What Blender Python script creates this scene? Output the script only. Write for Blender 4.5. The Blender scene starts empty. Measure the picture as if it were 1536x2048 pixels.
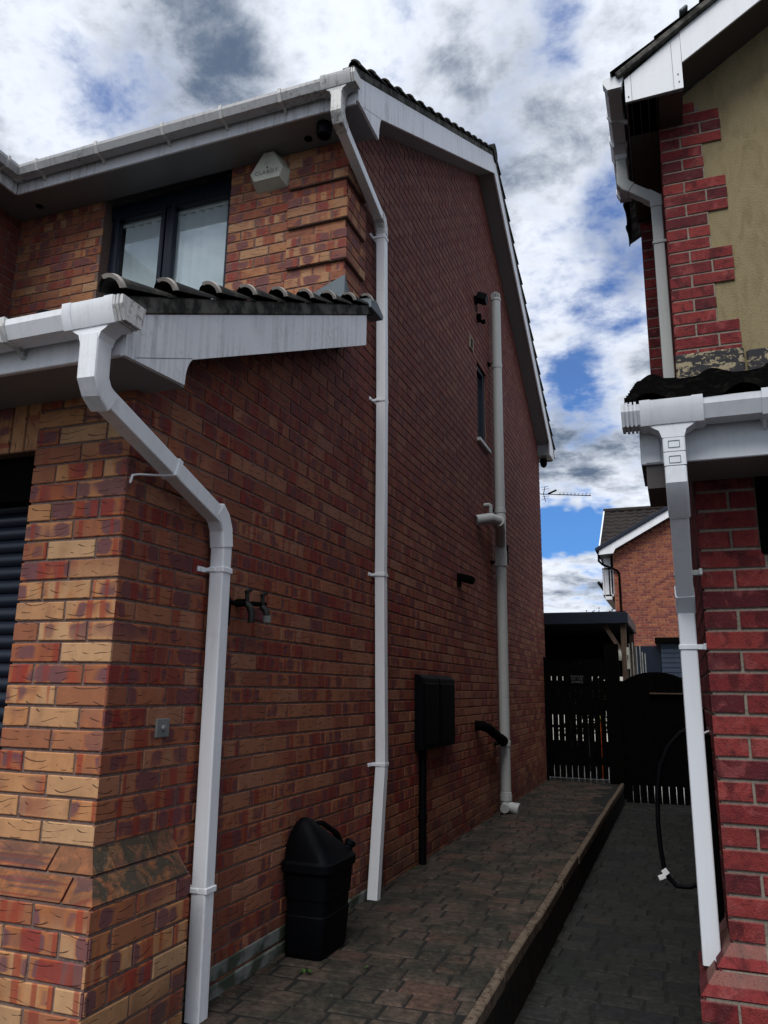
import bpy, math, random
from math import sin, cos, pi, radians, sqrt
from mathutils import Vector as V, Matrix
random.seed(7)
C = bpy.data.collections.new("scene"); bpy.context.scene.collection.children.link(C)
SC = bpy.context.scene
# ---------------------------------------------------------------- camera
cam = bpy.data.cameras.new("camera"); co = bpy.data.objects.new("camera", cam); C.objects.link(co)
cam.sensor_fit = 'VERTICAL'; cam.sensor_height = 36; cam.lens = 1540.48/2048*36
cam.clip_start = .05; cam.clip_end = 5000
Y, P, R = -20.69671386/57.3, 12.98385647/57.3, .7869376/57.3
f = V((sin(Y)*cos(P), cos(Y)*cos(P), sin(P))); rt = V((cos(Y), -sin(Y), 0)); up = rt.cross(f)
r2 = rt*cos(R)+up*sin(R); u2 = -rt*sin(R)+up*cos(R)
m = Matrix((r2, u2, -f)).transposed().to_4x4(); m.translation = (1.8509, -2.2202, 1.2183)
co.matrix_world = m; SC.camera = co
SC.view_settings.view_transform = 'Standard'; SC.view_settings.look = 'None'
SC.view_settings.exposure = 0.10; SC.view_settings.gamma = 1

# ---------------------------------------------------------------- shader helper
class NT:
    def __init__(s, tree): s.t = tree; s.n = tree.nodes; s.l = tree.links
    def new(s, typ, **k):
        n = s.n.new(typ)
        for a, b in k.items(): setattr(n, a, b)
        return n
    def put(s, sock, v):
        if v is None: return
        if isinstance(v, bpy.types.NodeSocket): s.l.new(v, sock)
        else:
            if isinstance(v, (tuple, list)) and len(v) == 3 and sock.type == 'RGBA': v = (*v, 1)
            sock.default_value = v
    def m(s, op, a, b=None, c=None, clamp=False):
        n = s.new('ShaderNodeMath', operation=op, use_clamp=clamp)
        s.put(n.inputs[0], a); s.put(n.inputs[1], b); s.put(n.inputs[2], c); return n.outputs[0]
    def v(s, op, a, b=None, out=0):
        n = s.new('ShaderNodeVectorMath', operation=op)
        s.put(n.inputs[0], a); s.put(n.inputs[1], b); return n.outputs['Value' if op in ('DOT_PRODUCT', 'LENGTH') else 'Vector']
    def xyz(s, v): n = s.new('ShaderNodeSeparateXYZ'); s.put(n.inputs[0], v); return n.outputs
    def comb(s, x, y, z=0.0):
        n = s.new('ShaderNodeCombineXYZ'); s.put(n.inputs[0], x); s.put(n.inputs[1], y); s.put(n.inputs[2], z); return n.outputs[0]
    def noise(s, vec, scale=5.0, detail=3.0, rough=.55, dist=0.0, col=False):
        n = s.new('ShaderNodeTexNoise'); s.put(n.inputs['Vector'], vec); s.put(n.inputs['Scale'], scale)
        s.put(n.inputs['Detail'], detail); s.put(n.inputs['Roughness'], rough); s.put(n.inputs['Distortion'], dist)
        return n.outputs['Color' if col else 'Fac']
    def step(s, x, a, b):
        n = s.new('ShaderNodeMapRange', interpolation_type='SMOOTHSTEP'); s.put(n.inputs[0], x)
        s.put(n.inputs[1], a); s.put(n.inputs[2], b); s.put(n.inputs[3], 0.0); s.put(n.inputs[4], 1.0); return n.outputs[0]
    def mix(s, fac, a, b, mode='MIX'):
        n = s.new('ShaderNodeMix', data_type='RGBA', blend_type=mode); n.clamp_factor = True
        s.put(n.inputs[0], fac); s.put(n.inputs[6], a); s.put(n.inputs[7], b); return n.outputs[2]
    def obj(s): return s.new('ShaderNodeTexCoord').outputs['Object']
    def pos(s): return s.new('ShaderNodeNewGeometry').outputs['Position']
    def bump(s, h, strength=.3, dist=.01, nrm=None):
        n = s.new('ShaderNodeBump'); s.put(n.inputs['Strength'], strength); s.put(n.inputs['Distance'], dist); s.put(n.inputs['Height'], h)
        if nrm: s.put(n.inputs['Normal'], nrm)
        return n.outputs[0]
MATS = {}
def material(name):
    m = bpy.data.materials.new(name); m.use_nodes = True; MATS[name] = m
    t = NT(m.node_tree); b = m.node_tree.nodes['Principled BSDF']; return m, t, b

# ---------------------------------------------------------------- world: blue sky with broken cloud
W = bpy.data.worlds.new("World"); SC.world = W; W.use_nodes = True
t = NT(W.node_tree); t.n.clear()
SUN_EL, SUN_AZ = radians(56), radians(184)     # azimuth measured clockwise from +Y
sky = t.new('ShaderNodeTexSky', sky_type='NISHITA'); sky.sun_disc = False
sky.sun_elevation = SUN_EL; sky.sun_rotation = SUN_AZ
d = t.new('ShaderNodeTexCoord').outputs['Generated']
x, y, z = t.xyz(d)
zz = t.m('ADD', t.m('MAXIMUM', z, 0.0), .16)
p = t.comb(t.m('DIVIDE', x, zz), t.m('DIVIDE', y, zz), 0.0)
wp = t.v('SUBTRACT', t.noise(d, 7.0, 4.0, .65, 0.0, True), (.5, .5, .5))
wd = t.v('NORMALIZE', t.v('ADD', d, t.v('MULTIPLY', wp, (.17, .17, .17))))
def blob(dx, dy, dz, w):
    l = sqrt(dx*dx+dy*dy+dz*dz)
    k = t.v('DOT_PRODUCT', wd, (dx/l, dy/l, dz/l))
    return t.m('EXPONENT', t.m('MULTIPLY', t.m('SUBTRACT', k, 1.0), 2/(w*w)))
def blobs(lst):
    r = 0.0
    for (q, w, a) in lst: r = t.m('ADD', r, t.m('MULTIPLY', blob(*q, w), a))
    return r
GAPS = [((-0.028, 0.834, 0.551), 0.055, 0.12), ((-0.013, 0.868, 0.497), 0.047, 0.06), ((-0.115, 0.908, 0.402), 0.047, 0.13), ((-0.077, 0.917, 0.391), 0.05, 0.06), ((-0.11, 0.973, 0.204), 0.043, 0.28), ((-0.135, 0.971, 0.2), 0.04, 0.2), ((-0.543, 0.56, 0.626), 0.06, 0.035), ((-0.538, 0.572, 0.619), 0.03, 0.02), ((-0.086, 0.72, 0.688), 0.05, 0.08), ((-0.059, 0.885, 0.462), 0.047, 0.03), ((-0.01, 0.903, 0.43), 0.031, 0.06)]
SHADE = [((-0.427, 0.589, 0.686), 0.086, 0.11), ((-0.383, 0.633, 0.673), 0.086, 0.09), ((-0.466, 0.553, 0.691), 0.07, 0.1), ((-0.154, 0.774, 0.614), 0.101, 0.24), ((-0.227, 0.774, 0.592), 0.07, 0.1), ((-0.216, 0.718, 0.661), 0.086, 0.1), ((-0.084, 0.948, 0.307), 0.047, 0.22), ((-0.054, 0.972, 0.227), 0.039, 0.1), ((0.041, 0.734, 0.678), 0.055, -0.02), ((-0.585, 0.534, 0.611), 0.125, -0.3), ((-0.641, 0.57, 0.514), 0.117, -0.15), ((-0.272, 0.656, 0.704), 0.07, -0.2), ((-0.02, 0.737, 0.675), 0.086, -0.22), ((-0.335, 0.677, 0.655), 0.047, -0.12), ((-0.1, 0.879, 0.466), 0.094, -0.22), ((-0.08, 0.93, 0.36), 0.047, -0.2), ((-0.088, 0.962, 0.259), 0.062, -0.1), ((-0.122, 0.84, 0.529), 0.062, -0.05)]
big = t.noise(p, 1.6, 9.0, .58, .1)
fine = t.noise(t.v('ADD', p, (3.1, 7.7, 0)), 5.6, 10.0, .64, .12)
cov = t.m('ADD', t.m('MULTIPLY', big, .52), t.m('MULTIPLY', fine, .48))
cov = t.m('SUBTRACT', cov, blobs(GAPS))
cov = t.step(cov, .335, .50)
sh = t.noise(t.v('ADD', p, (11.3, 2.2, 0)), 1.15, 5.0, .5, .4)
sh = t.m('ADD', sh, t.m('MULTIPLY', t.m('SUBTRACT', fine, .5), 1.15))
sh = t.m('ADD', sh, t.m('MULTIPLY', blobs(SHADE), .62))
sh = t.step(sh, .33, .80)
cl = t.mix(sh, (.88, .93, 1.02), (.11, .155, .235))
blue = t.mix(t.step(z, .0, .5), (.04, .30, .86), (.075, .17, .46))
nsk = t.new('ShaderNodeVectorMath', operation='SCALE'); t.l.new(sky.outputs[0], nsk.inputs[0]); nsk.inputs[3].default_value = .12
blue = t.mix(.8, nsk.outputs[0], blue)
colr = t.mix(cov, blue, cl)
bg = t.new('ShaderNodeBackground'); t.put(bg.inputs[0], colr); bg.inputs[1].default_value = 1.0
wo = t.new('ShaderNodeOutputWorld'); t.l.new(bg.outputs[0], wo.inputs[0])
# soft sun through cloud
sl = bpy.data.lights.new("sun", 'SUN'); sl.energy = 3.0; sl.angle = radians(38); sl.color = (1.0, .97, .93)
so = bpy.data.objects.new("sun", sl); C.objects.link(so)
sd = V((sin(SUN_AZ)*cos(SUN_EL), cos(SUN_AZ)*cos(SUN_EL), sin(SUN_EL)))
so.rotation_euler = sd.to_track_quat('Z', 'Y').to_euler(); so.location = (4, -6, 12)

# ---------------------------------------------------------------- mesh builder
class MB:
    def __init__(s): s.v = []; s.f = []; s.m = []; s.uv = []; s.col = []; s.attr = False
    def add(s, vs, fs, mi=0, uvs=None, col=None):
        o = len(s.v); s.v += [tuple(a) for a in vs]
        for i, fc in enumerate(fs):
            s.f.append([o+j for j in fc]); s.m.append(mi)
            s.uv.append(uvs[i] if uvs else [(0, 0)]*len(fc)); s.col.append(col or (.5, .5, .5))
        if uvs or col: s.attr = True
    def box(s, lo, hi, b=.0, mi=0, T=None):
        lo = [min(a, c) for a, c in zip(lo, hi)] if True else lo
        return s._box(lo, hi, b, mi, T)
    def _box(s, lo, hi, b, mi, T):
        b = min(b, *(abs(h-l)*.45 for l, h in zip(lo, hi)))
        if b <= 0:
            vs = [(x, y, z) for x in (lo[0], hi[0]) for y in (lo[1], hi[1]) for z in (lo[2], hi[2])]
            fs = [(0, 1, 3, 2), (4, 6, 7, 5), (0, 4, 5, 1), (2, 3, 7, 6), (0, 2, 6, 4), (1, 5, 7, 3)]
        else:
            vs = []; ix = {}
            for sx in (0, 1):
                for sy in (0, 1):
                    for sz in (0, 1):
                        c = [(hi if q else lo)[i] for i, q in enumerate((sx, sy, sz))]
                        g = [(-b if q else b) for q in (sx, sy, sz)]
                        for a in range(3):
                            pt = [c[i]+(0 if i == a else g[i]) for i in range(3)]
                            ix[(sx, sy, sz, a)] = len(vs); vs.append(pt)
            fs = []
            for a in range(3):
                o = [i for i in range(3) if i != a]
                for sgn in (0, 1):
                    q = []
                    for e, g in ((0, 0), (1, 0), (1, 1), (0, 1)):
                        k = [0, 0, 0]; k[a] = sgn; k[o[0]] = e; k[o[1]] = g; q.append(ix[(*k, a)])
                    fs.append(q)
                for e in (0, 1):
                    for g in (0, 1):
                        k0 = [0, 0, 0]; k1 = [0, 0, 0]; k0[o[0]] = k1[o[0]] = e; k0[o[1]] = k1[o[1]] = g; k1[a] = 1
                        fs.append([ix[(*k0, o[0])], ix[(*k1, o[0])], ix[(*k1, o[1])], ix[(*k0, o[1])]])
            for sx in (0, 1):
                for sy in (0, 1):
                    for sz in (0, 1): fs.append([ix[(sx, sy, sz, a)] for a in range(3)])
            c = V([(l+h)/2 for l, h in zip(lo, hi)])
            for i, fc in enumerate(fs):
                n = (V(vs[fc[1]])-V(vs[fc[0]])).cross(V(vs[fc[2]])-V(vs[fc[0]]))
                mid = sum((V(vs[j]) for j in fc), V((0, 0, 0)))/len(fc)
                if n.dot(mid-c) < 0: fs[i] = list(reversed(fc))
        if T: vs = [T @ V(a) for a in vs]
        s.add(vs, fs, mi); return s
    def obox(s, c, size, ax=((1, 0, 0), (0, 1, 0), (0, 0, 1)), b=0, mi=0):
        ax = [V(a).normalized() for a in ax]; T = Matrix(ax).transposed().to_4x4(); T.translation = V(c)
        h = [q/2 for q in size]; return s._box([-q for q in h], h, b, mi, T)
    def prism(s, pts, O, U, W, N, depth, mi=0):
        """2-D outline (u,w) placed at O on axes U,W and pushed out along N by depth"""
        O, U, W, N = V(O), V(U), V(W), V(N); n = len(pts)
        a = [O+U*p[0]+W*p[1] for p in pts]; b = [q+N*depth for q in a]
        fs = [list(range(n))[::-1], list(range(n, 2*n))]+[[i, (i+1) % n, n+(i+1) % n, n+i] for i in range(n)]
        area = sum(pts[i][0]*pts[(i+1) % n][1]-pts[(i+1) % n][0]*pts[i][1] for i in range(n))
        if (area > 0) != (U.cross(W).dot(N) > 0): fs = [f[::-1] for f in fs]
        s.add(a+b, fs, mi); return s
    def sweep(s, path, prof, hint=(0, 0, 1), mi=0, caps=True):
        P = [V(p) for p in path]; D = [(P[i+1]-P[i]).normalized() for i in range(len(P)-1)]
        h = V(hint)
        if abs(h.dot(D[0])) > .95: h = V((1, 0, 0)) if abs(D[0].x) < .9 else V((0, 1, 0))
        Rr = D[0].cross(h).normalized(); U = Rr.cross(D[0]).normalized(); rings = []
        for i, p in enumerate(P):
            if i == 0: rings.append([p+Rr*a+U*b for a, b in prof])
            elif i == len(P)-1: rings.append([p+Rr*a+U*b for a, b in prof])
            else:
                nrm = (D[i-1]+D[i]).normalized(); rg = []
                for a, b in prof:
                    o = Rr*a+U*b; k = -o.dot(nrm)/D[i-1].dot(nrm); rg.append(p+o+D[i-1]*k)
                rings.append(rg); q = D[i-1].rotation_difference(D[i]); Rr = q @ Rr; U = q @ U
        n = len(prof); vs = [v for r in rings for v in r]; fs = []
        for i in range(len(rings)-1):
            for j in range(n): fs.append([i*n+j, i*n+(j+1) % n, (i+1)*n+(j+1) % n, (i+1)*n+j])
        if caps: fs += [list(range(n))[::-1], [(len(rings)-1)*n+j for j in range(n)]]
        s.add(vs, fs, mi); return s
    def tube(s, path, r, n=14, mi=0, hint=(0, 0, 1), caps=True):
        return s.sweep(path, [(r*cos(2*pi*i/n), r*sin(2*pi*i/n)) for i in range(n)], hint, mi, caps)
    def sq(s, path, w, d=None, c=.006, hint=(0, 1, 0), mi=0):
        a = w/2; b = (d or w)/2
        pr = [(-a+c, -b), (a-c, -b), (a-c*.3, -b+c*.3), (a, -b+c), (a, b-c), (a-c*.3, b-c*.3), (a-c, b), (-a+c, b), (-a+c*.3, b-c*.3), (-a, b-c), (-a, -b+c), (-a+c*.3, -b+c*.3)]
        return s.sweep(path, pr, hint, mi)
    def lathe(s, prof, O, axis=(0, 0, 1), n=20, mi=0):
        ax = V(axis).normalized(); q = V((0, 0, 1)).rotation_difference(ax); vs = []; fs = []
        for r, h in prof:
            for i in range(n): vs.append(V(O)+q @ V((r*cos(2*pi*i/n), r*sin(2*pi*i/n), h)))
        for k in range(len(prof)-1):
            for i in range(n): fs.append([k*n+i, k*n+(i+1) % n, (k+1)*n+(i+1) % n, (k+1)*n+i])
        fs += [list(range(n))[::-1], [(len(prof)-1)*n+i for i in range(n)]]
        s.add(vs, fs, mi); return s
    def pieces(s):
        """one builder for each connected piece"""
        par = list(range(len(s.v)))
        def find(a):
            while par[a] != a: par[a] = par[par[a]]; a = par[a]
            return a
        for f in s.f:
            for j in f[1:]: par[find(f[0])] = find(j)
        out = {}
        for i, f in enumerate(s.f):
            q = out.setdefault(find(f[0]), (MB(), {})); ids = []
            for j in f:
                if j not in q[1]: q[1][j] = len(q[0].v); q[0].v.append(s.v[j])
                ids.append(q[1][j])
            q[0].f.append(ids); q[0].m.append(s.m[i]); q[0].uv.append(s.uv[i]); q[0].col.append(s.col[i]); q[0].attr = s.attr
        return [a for a, b in out.values()]
    def each(s, name, mats, parent=None): return [q.build(name, mats, parent) for q in s.pieces()]
    def build(s, name, mats, parent=None, smooth=True, ang=35, label=None):
        me = bpy.data.meshes.new(name); me.from_pydata(s.v, [], s.f)
        for mm in (mats if isinstance(mats, (list, tuple)) else [mats]): me.materials.append(MATS[mm])
        me.polygons.foreach_set('material_index', s.m)
        if s.attr:
            me.uv_layers.new(name='loc'); me.color_attributes.new('rnd', 'FLOAT_COLOR', 'CORNER')
            a = []; b = []
            for fc, u, c in zip(s.f, s.uv, s.col):
                for q in u: a += [q[0], q[1]]; b += [c[0], c[1], c[2], 1]
            me.uv_layers['loc'].data.foreach_set('uv', a); me.color_attributes['rnd'].data.foreach_set('color', b)
        me.update()
        if smooth:
            me.polygons.foreach_set('use_smooth', [True]*len(me.polygons)); me.set_sharp_from_angle(angle=radians(22 if str(mats).startswith('upvc') else ang))
        o = bpy.data.objects.new(name, me); C.objects.link(o)
        if parent:
            o.parent = parent; o.matrix_parent_inverse = parent_inv(parent)
        if label: o['label'] = label
        return o
def parent_inv(p):
    return Matrix.Translation(-p.location) if p.type == 'EMPTY' else Matrix.Identity(4)
def thing(name, label, cat, loc=(0, 0, 0), group=None):
    o = bpy.data.objects.new(name, None); C.objects.link(o); o.location = loc; o.empty_display_size = .1
    o['label'] = label; o['category'] = cat
    if group: o['group'] = group
    return o
def tag(o, label, cat, group=None):
    o['label'] = label; o['category'] = cat
    if group: o['group'] = group
    return o
def struct(o): o['kind'] = 'structure'; return o

# ---------------------------------------------------------------- bricks as real geometry
def bricks(mb, O, U, W, N, k0, k1, iv, par=0, zb=0.0, pitch=.225, L=.215, H=.065, cp=.075, proud=.005, bev=.003, mi=1, lean=0, seed=0, jit=.0012, cutjoint=True):
    """rows k0..k1 of stretcher bond; iv(vmid)->[(u0,u1,corner0,corner1)]; rows with (k+par)%2==0 start with a stretcher at u=0"""
    O, U, W, N = V(O), V(U), V(W), V(N)
    for k in range(k0, k1):
        v0 = zb+k*cp; v1 = v0+H; vm = (v0+v1)/2
        off = 0 if (k+par) % 2 == 0 else -pitch/2
        for (a, b, ca, cb) in iv(vm):
            i = int(math.floor((a-off)/pitch))-1
            while off+i*pitch < b:
                s = off+i*pitch; e = s+L; i += 1
                u0 = max(s, a); u1 = min(e, b)
                if u1-u0 < .018: continue
                c0 = ca and u0 <= a+1e-6; c1 = cb and u1 >= b-1e-6
                rg = random.Random(k*7919+seed) if (abs(u0) < .01 or abs(u1) < .01) else random
                col = (rg.random(), rg.random(), rg.random())
                pr = proud+random.uniform(-jit, jit); 
                if c0: u0 -= proud
                if c1: u1 += proud
                b0 = 0 if c0 else bev; b1 = 0 if c1 else bev
                j = lambda: random.uniform(-jit, jit)
                q = [(u0+j()*(not c0), v0+j()), (u1+j()*(not c1), v0+j()), (u1+j()*(not c1), v1+j()), (u0+j()*(not c0), v1+j())]
                qi = [(q[0][0]+b0, q[0][1]+bev), (q[1][0]-b1, q[1][1]+bev), (q[2][0]-b1, q[2][1]-bev), (q[3][0]+b0, q[3][1]-bev)]
                mu = s+L/2
                pts = [(x, y, -.004) for x, y in q]+[(x, y, pr-bev*.7) for x, y in q]+[(x, y, pr) for x, y in qi]
                if c0 or c1:
                    pts = [list(t) for t in pts]
                    for idx in ([0, 3, 4, 7, 8, 11] if c0 else [])+([1, 2, 5, 6, 9, 10] if c1 else []): 
                        if idx > 3: pts[idx][2] = proud if idx > 7 else proud-bev*.7
                vs = [O+U*x+W*y+N*z for x, y, z in pts]
                fs = [[8, 9, 10, 11]]
                for e4 in range(4):
                    g = (e4+1) % 4; fs.append([4+e4, 4+g, 8+g, 8+e4]); fs.append([e4, g, 4+g, 4+e4])
                if U.cross(W).dot(N) < 0: fs = [f[::-1] for f in fs]
                uvs = [[(pts[j][0]-mu, pts[j][1]-vm) for j in fc] for fc in fs]
                mb.add(vs, fs, mi, uvs, col)
def poly_iv(pts, holes=(), corners=(False, False)):
    """interval function from a convex-ish outline (u,v) and rectangular holes (u0,u1,v0,v1)"""
    def iv(v):
        xs = []
        n = len(pts)
        for i in range(n):
            (a, b), (c, d) = pts[i], pts[(i+1) % n]
            if (b <= v < d) or (d <= v < b): xs.append(a+(c-a)*(v-b)/(d-b))
        xs.sort()
        if len(xs) < 2: return []
        r = [(xs[0], xs[-1], corners[0], corners[1])]
        for (h0, h1, g0, g1) in holes:
            if g0-.03 < v < g1+.02:
                o = []
                for (a, b, ca, cb) in r:
                    if h1 <= a or h0 >= b: o.append((a, b, ca, cb)); continue
                    if h0 > a: o.append((a, h0, ca, True))
                    if h1 < b: o.append((h1, b, True, cb))
                r = o
        return r
    return iv

# ---------------------------------------------------------------- materials
def attrs(t):
    uv = t.new('ShaderNodeUVMap', uv_map='loc').outputs[0]
    rn = t.new('ShaderNodeVertexColor', layer_name='rnd').outputs[0]
    return t.xyz(uv), t.xyz(rn)
def multi_brick(name, tint=(1, 1, 1), crease=1.0, redness=0.0, moss=0.0):
    m, t, b = material(name); (u, v, _), (r, g, bb) = attrs(t); pos = t.pos(); px, py, pz = t.xyz(pos)
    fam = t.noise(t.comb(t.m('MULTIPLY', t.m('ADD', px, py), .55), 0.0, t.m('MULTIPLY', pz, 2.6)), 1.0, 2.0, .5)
    lu = t.m('ADD', u, t.m('MULTIPLY', r, 37.0)); lv = t.m('ADD', v, t.m('MULTIPLY', g, 53.0))
    pale = t.mix(r, (.46, .285, .155), (.43, .20, .085)); tan = t.mix(g, (.30, .118, .056), (.255, .092, .052))
    base = t.mix(t.step(t.m('ADD', t.m('MULTIPLY', bb, .6), t.m('MULTIPLY', fam, .8)), .52+redness, .72+redness), tan, pale)
    rnd2 = t.m('FRACT', t.m('MULTIPLY', t.m('ADD', r, g), 7.31))
    if name == 'brick_side_shaded': base = t.mix(.42, base, (.30, .130, .068))
    isred = t.step(t.m('ADD', rnd2, redness), .86, .90)
    base = t.mix(t.m('MULTIPLY', isred, .85), base, t.mix(bb, (.24, .038, .034), (.19, .040, .028)))
    # flame bands across the brick: red stripes and violet kiss marks
    bandn = t.noise(t.comb(t.m('MULTIPLY', lu, 11.0), t.m('MULTIPLY', lv, 3.0), r), 1.0, 1.0, .5, .0)
    edge = t.m('ADD', t.m('MULTIPLY', t.m('SUBTRACT', 1.0, t.step(t.m('ABSOLUTE', v), .018, .030)), .10), -.10)
    vb = t.m('ADD', bandn, edge)
    high = t.step(t.m('ADD', pz, t.m('MULTIPLY', fam, 1.5)), 2.2, 4.4)  # shade of the upper wall put into the brick colour, darker with height
    amt = t.step(t.m('ADD', t.m('ADD', rnd2, t.m('MULTIPLY', high, .35 if name == 'brick_side_shaded' else .1)), t.m('MULTIPLY', t.m('SUBTRACT', .5, fam), 1.6)), .22, .45)
    glow = t.m('MULTIPLY', t.step(bandn, .42, .50), amt)
    base = t.mix(t.m('MULTIPLY', glow, .55), base, (.40, .14, .044))
    viol = t.m('MULTIPLY', t.step(vb, .475, .56), amt)
    base = t.mix(t.m('MULTIPLY', viol, .82 if name != 'brick_side_shaded' else .76), base, (.115, .050, .070))
    redb = t.noise(t.comb(t.m('MULTIPLY', lu, 21.0), t.m('MULTIPLY', lv, .8), g), 1.0, .0, .4, .0)
    base = t.mix(t.m('MULTIPLY', t.m('MULTIPLY', t.step(redb, .585, .655), amt), .72), base, (.27, .034, .020))
    grain = t.noise(t.comb(t.m('MULTIPLY', lu, 120.0), t.m('MULTIPLY', lv, 90.0), 0.0), 1.0, 4.0, .65)
    soft = t.noise(t.comb(t.m('MULTIPLY', lu, 18.0), t.m('MULTIPLY', lv, 9.0), 0.0), 1.0, 2.0, .5)
    base = t.mix(.55, base, t.mix(grain, (.34, .33, .33), (.66, .66, .65)), 'OVERLAY')
    base = t.mix(.6, base, t.mix(soft, (.30, .29, .29), (.70, .70, .68)), 'OVERLAY')
    blot = t.noise(pos, 9.0, 3.0, .6); base = t.mix(t.m('MULTIPLY', t.step(blot, .50, .75), .35), base, (.15, .075, .055))
    base = t.mix(t.m('MULTIPLY', high, .62 if name == 'brick_side_shaded' else .30), base, (.135, .050, .046))
    # rolled creases: broken drooping lines
    wob = t.noise(t.comb(t.m('MULTIPLY', lu, 8.0), t.m('MULTIPLY', lv, 6.0), bb), 1.0, 1.0, .5)
    arcp = t.m('SUBTRACT', t.m('FRACT', t.m('ADD', t.m('MULTIPLY', lu, 5.2), t.m('MULTIPLY', t.m('ADD', wob, t.m('MULTIPLY', lv, 14.0)), .55))), .5)
    arc = t.m('MULTIPLY', t.m('MULTIPLY', arcp, arcp), t.m('ADD', 1.6, t.m('MULTIPLY', bb, 2.4)))
    tt = t.m('ADD', t.m('SUBTRACT', t.m('MULTIPLY', v, 37.0), arc), t.m('ADD', t.m('MULTIPLY', wob, 1.5), t.m('MULTIPLY', g, 9.0)))
    fr = t.m('ABSOLUTE', t.m('SUBTRACT', t.m('FRACT', tt), .5))
    line = t.m('SUBTRACT', 1.0, t.step(fr, .03, .08))
    msk = t.noise(t.comb(t.m('MULTIPLY', lu, 13.0), t.m('MULTIPLY', lv, 50.0), 0.0), 1.0, 1.0, .5)
    line = t.m('MULTIPLY', line, t.m('SUBTRACT', 1.0, t.step(t.m('ABSOLUTE', arcp), .33, .44)))
    line = t.m('MULTIPLY', line, t.m('MULTIPLY', t.step(msk, .44, .54), crease))
    base = t.mix(t.m('MULTIPLY', line, .82), base, (.05, .018, .012))
    # low damp: algae and dirt close to the ground
    damp = t.m('MULTIPLY', t.m('SUBTRACT', 1.0, t.step(pz, .02, .42)), t.step(t.noise(pos, 4.0, 4.0, .6), .35, .62))
    base = t.mix(t.m('MULTIPLY', damp, .6), base, (.045, .042, .03))
    base = t.mix(1.0, base, (*tint, 1), 'MULTIPLY')
    if moss:
        mn = t.noise(pos, 13.0, 6.0, .7, .5); base = t.mix(t.m('MULTIPLY', t.step(mn, .36, .56), moss), base, (.026, .026, .019))
        ln_ = t.noise(pos, 75.0, 4.0, .7); base = t.mix(t.m('MULTIPLY', t.step(ln_, .60, .68), moss*.7), base, (.13, .13, .10))
    t.put(b.inputs['Base Color'], base); t.put(b.inputs['Roughness'], .82); b.inputs['Specular IOR Level'].default_value = .25
    h = t.m('ADD', t.m('MULTIPLY', line, -1.0), t.m('MULTIPLY', grain, .35))
    t.put(b.inputs['Normal'], t.bump(h, .55, .0025))
multi_brick('brick')
multi_brick('brick_side_shaded', tint=(.76, .62, .69), redness=.035)  # same brick as the front, with the side wall's shade put into the tint
def red_brick(name, a=(.215, .022, .026), c=(.36, .045, .035), dark=(.10, .02, .028)):
    m, t, b = material(name); (u, v, _), (r, g, bb) = attrs(t); pos = t.pos()
    base = t.mix(r, a, c); base = t.mix(t.m('MULTIPLY', t.step(g, .62, .8), .8), base, dark)
    n = t.noise(pos, 22.0, 5.0, .7, .6); base = t.mix(t.m('MULTIPLY', t.step(n, .46, .66), .65), base, dark)
    lo = t.noise(pos, 11.0, 3.0, .6, .8); base = t.mix(t.m('MULTIPLY', t.step(lo, .52, .68), .45), base, tuple(min(1, q*1.25+.035) for q in c))
    n3 = t.noise(t.comb(t.m('MULTIPLY', t.m('ADD', u, t.m('MULTIPLY', r, 9.0)), 12.0), t.m('MULTIPLY', v, 7.0), g), 1.0, 2.0)
    base = t.mix(t.m('MULTIPLY', t.step(n3, .54, .66), .65), base, tuple(q*.62 for q in dark))
    # arris wear and mortar film
    au = t.m('ABSOLUTE', v); sm = t.noise(pos, 60.0, 4.0, .7)
    rim = t.m('MULTIPLY', t.step(t.m('ADD', au, t.m('MULTIPLY', sm, .012)), .0335, .039), .55)
    base = t.mix(rim, base, (.20, .12, .10))
    film = t.m('MULTIPLY', t.step(t.noise(pos, 5.0, 5.0, .7), .56, .72), .13); base = t.mix(film, base, (.30, .22, .19))
    sp = t.noise(pos, 210.0, 2.0, .6); base = t.mix(t.m('MULTIPLY', t.step(sp, .66, .72), .28), base, (.40, .26, .22))
    pit = t.noise(pos, 170.0, 3.0, .65); base = t.mix(t.m('MULTIPLY', t.step(pit, .58, .66), .65), base, (.035, .008, .009))
    t.put(b.inputs['Base Color'], base); t.put(b.inputs['Roughness'], .85); b.inputs['Specular IOR Level'].default_value = .2
    t.put(b.inputs['Normal'], t.bump(t.m('ADD', t.m('MULTIPLY', pit, -1.4), n), .8, .004))
red_brick('red_brick', (.135, .016, .019), (.22, .034, .030), (.062, .011, .016)); 
red_brick('far_brick', (.24, .062, .040), (.33, .12, .055), (.15, .038, .036))
def simple(name, col, rough=.6, var=.25, scale=8.0, bump=0.0, spec=.4, metal=0.0, col2=None, thr=(.45, .65), stretch=(1, 1, 1), bs=None):
    m, t, b = material(name); pos = t.pos(); ps = t.v('MULTIPLY', pos, stretch)
    n = t.noise(ps, scale, 5.0, .6)
    c2 = col2 or tuple(q*(1-var) for q in col)
    t.put(b.inputs['Base Color'], t.mix(t.step(n, *thr), col, c2)); b.inputs['Roughness'].default_value = rough
    b.inputs['Specular IOR Level'].default_value = spec; b.inputs['Metallic'].default_value = metal
    if bump: t.put(b.inputs['Normal'], t.bump(t.noise(ps, bs or scale*6, 4.0, .6), bump, .004))
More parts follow.
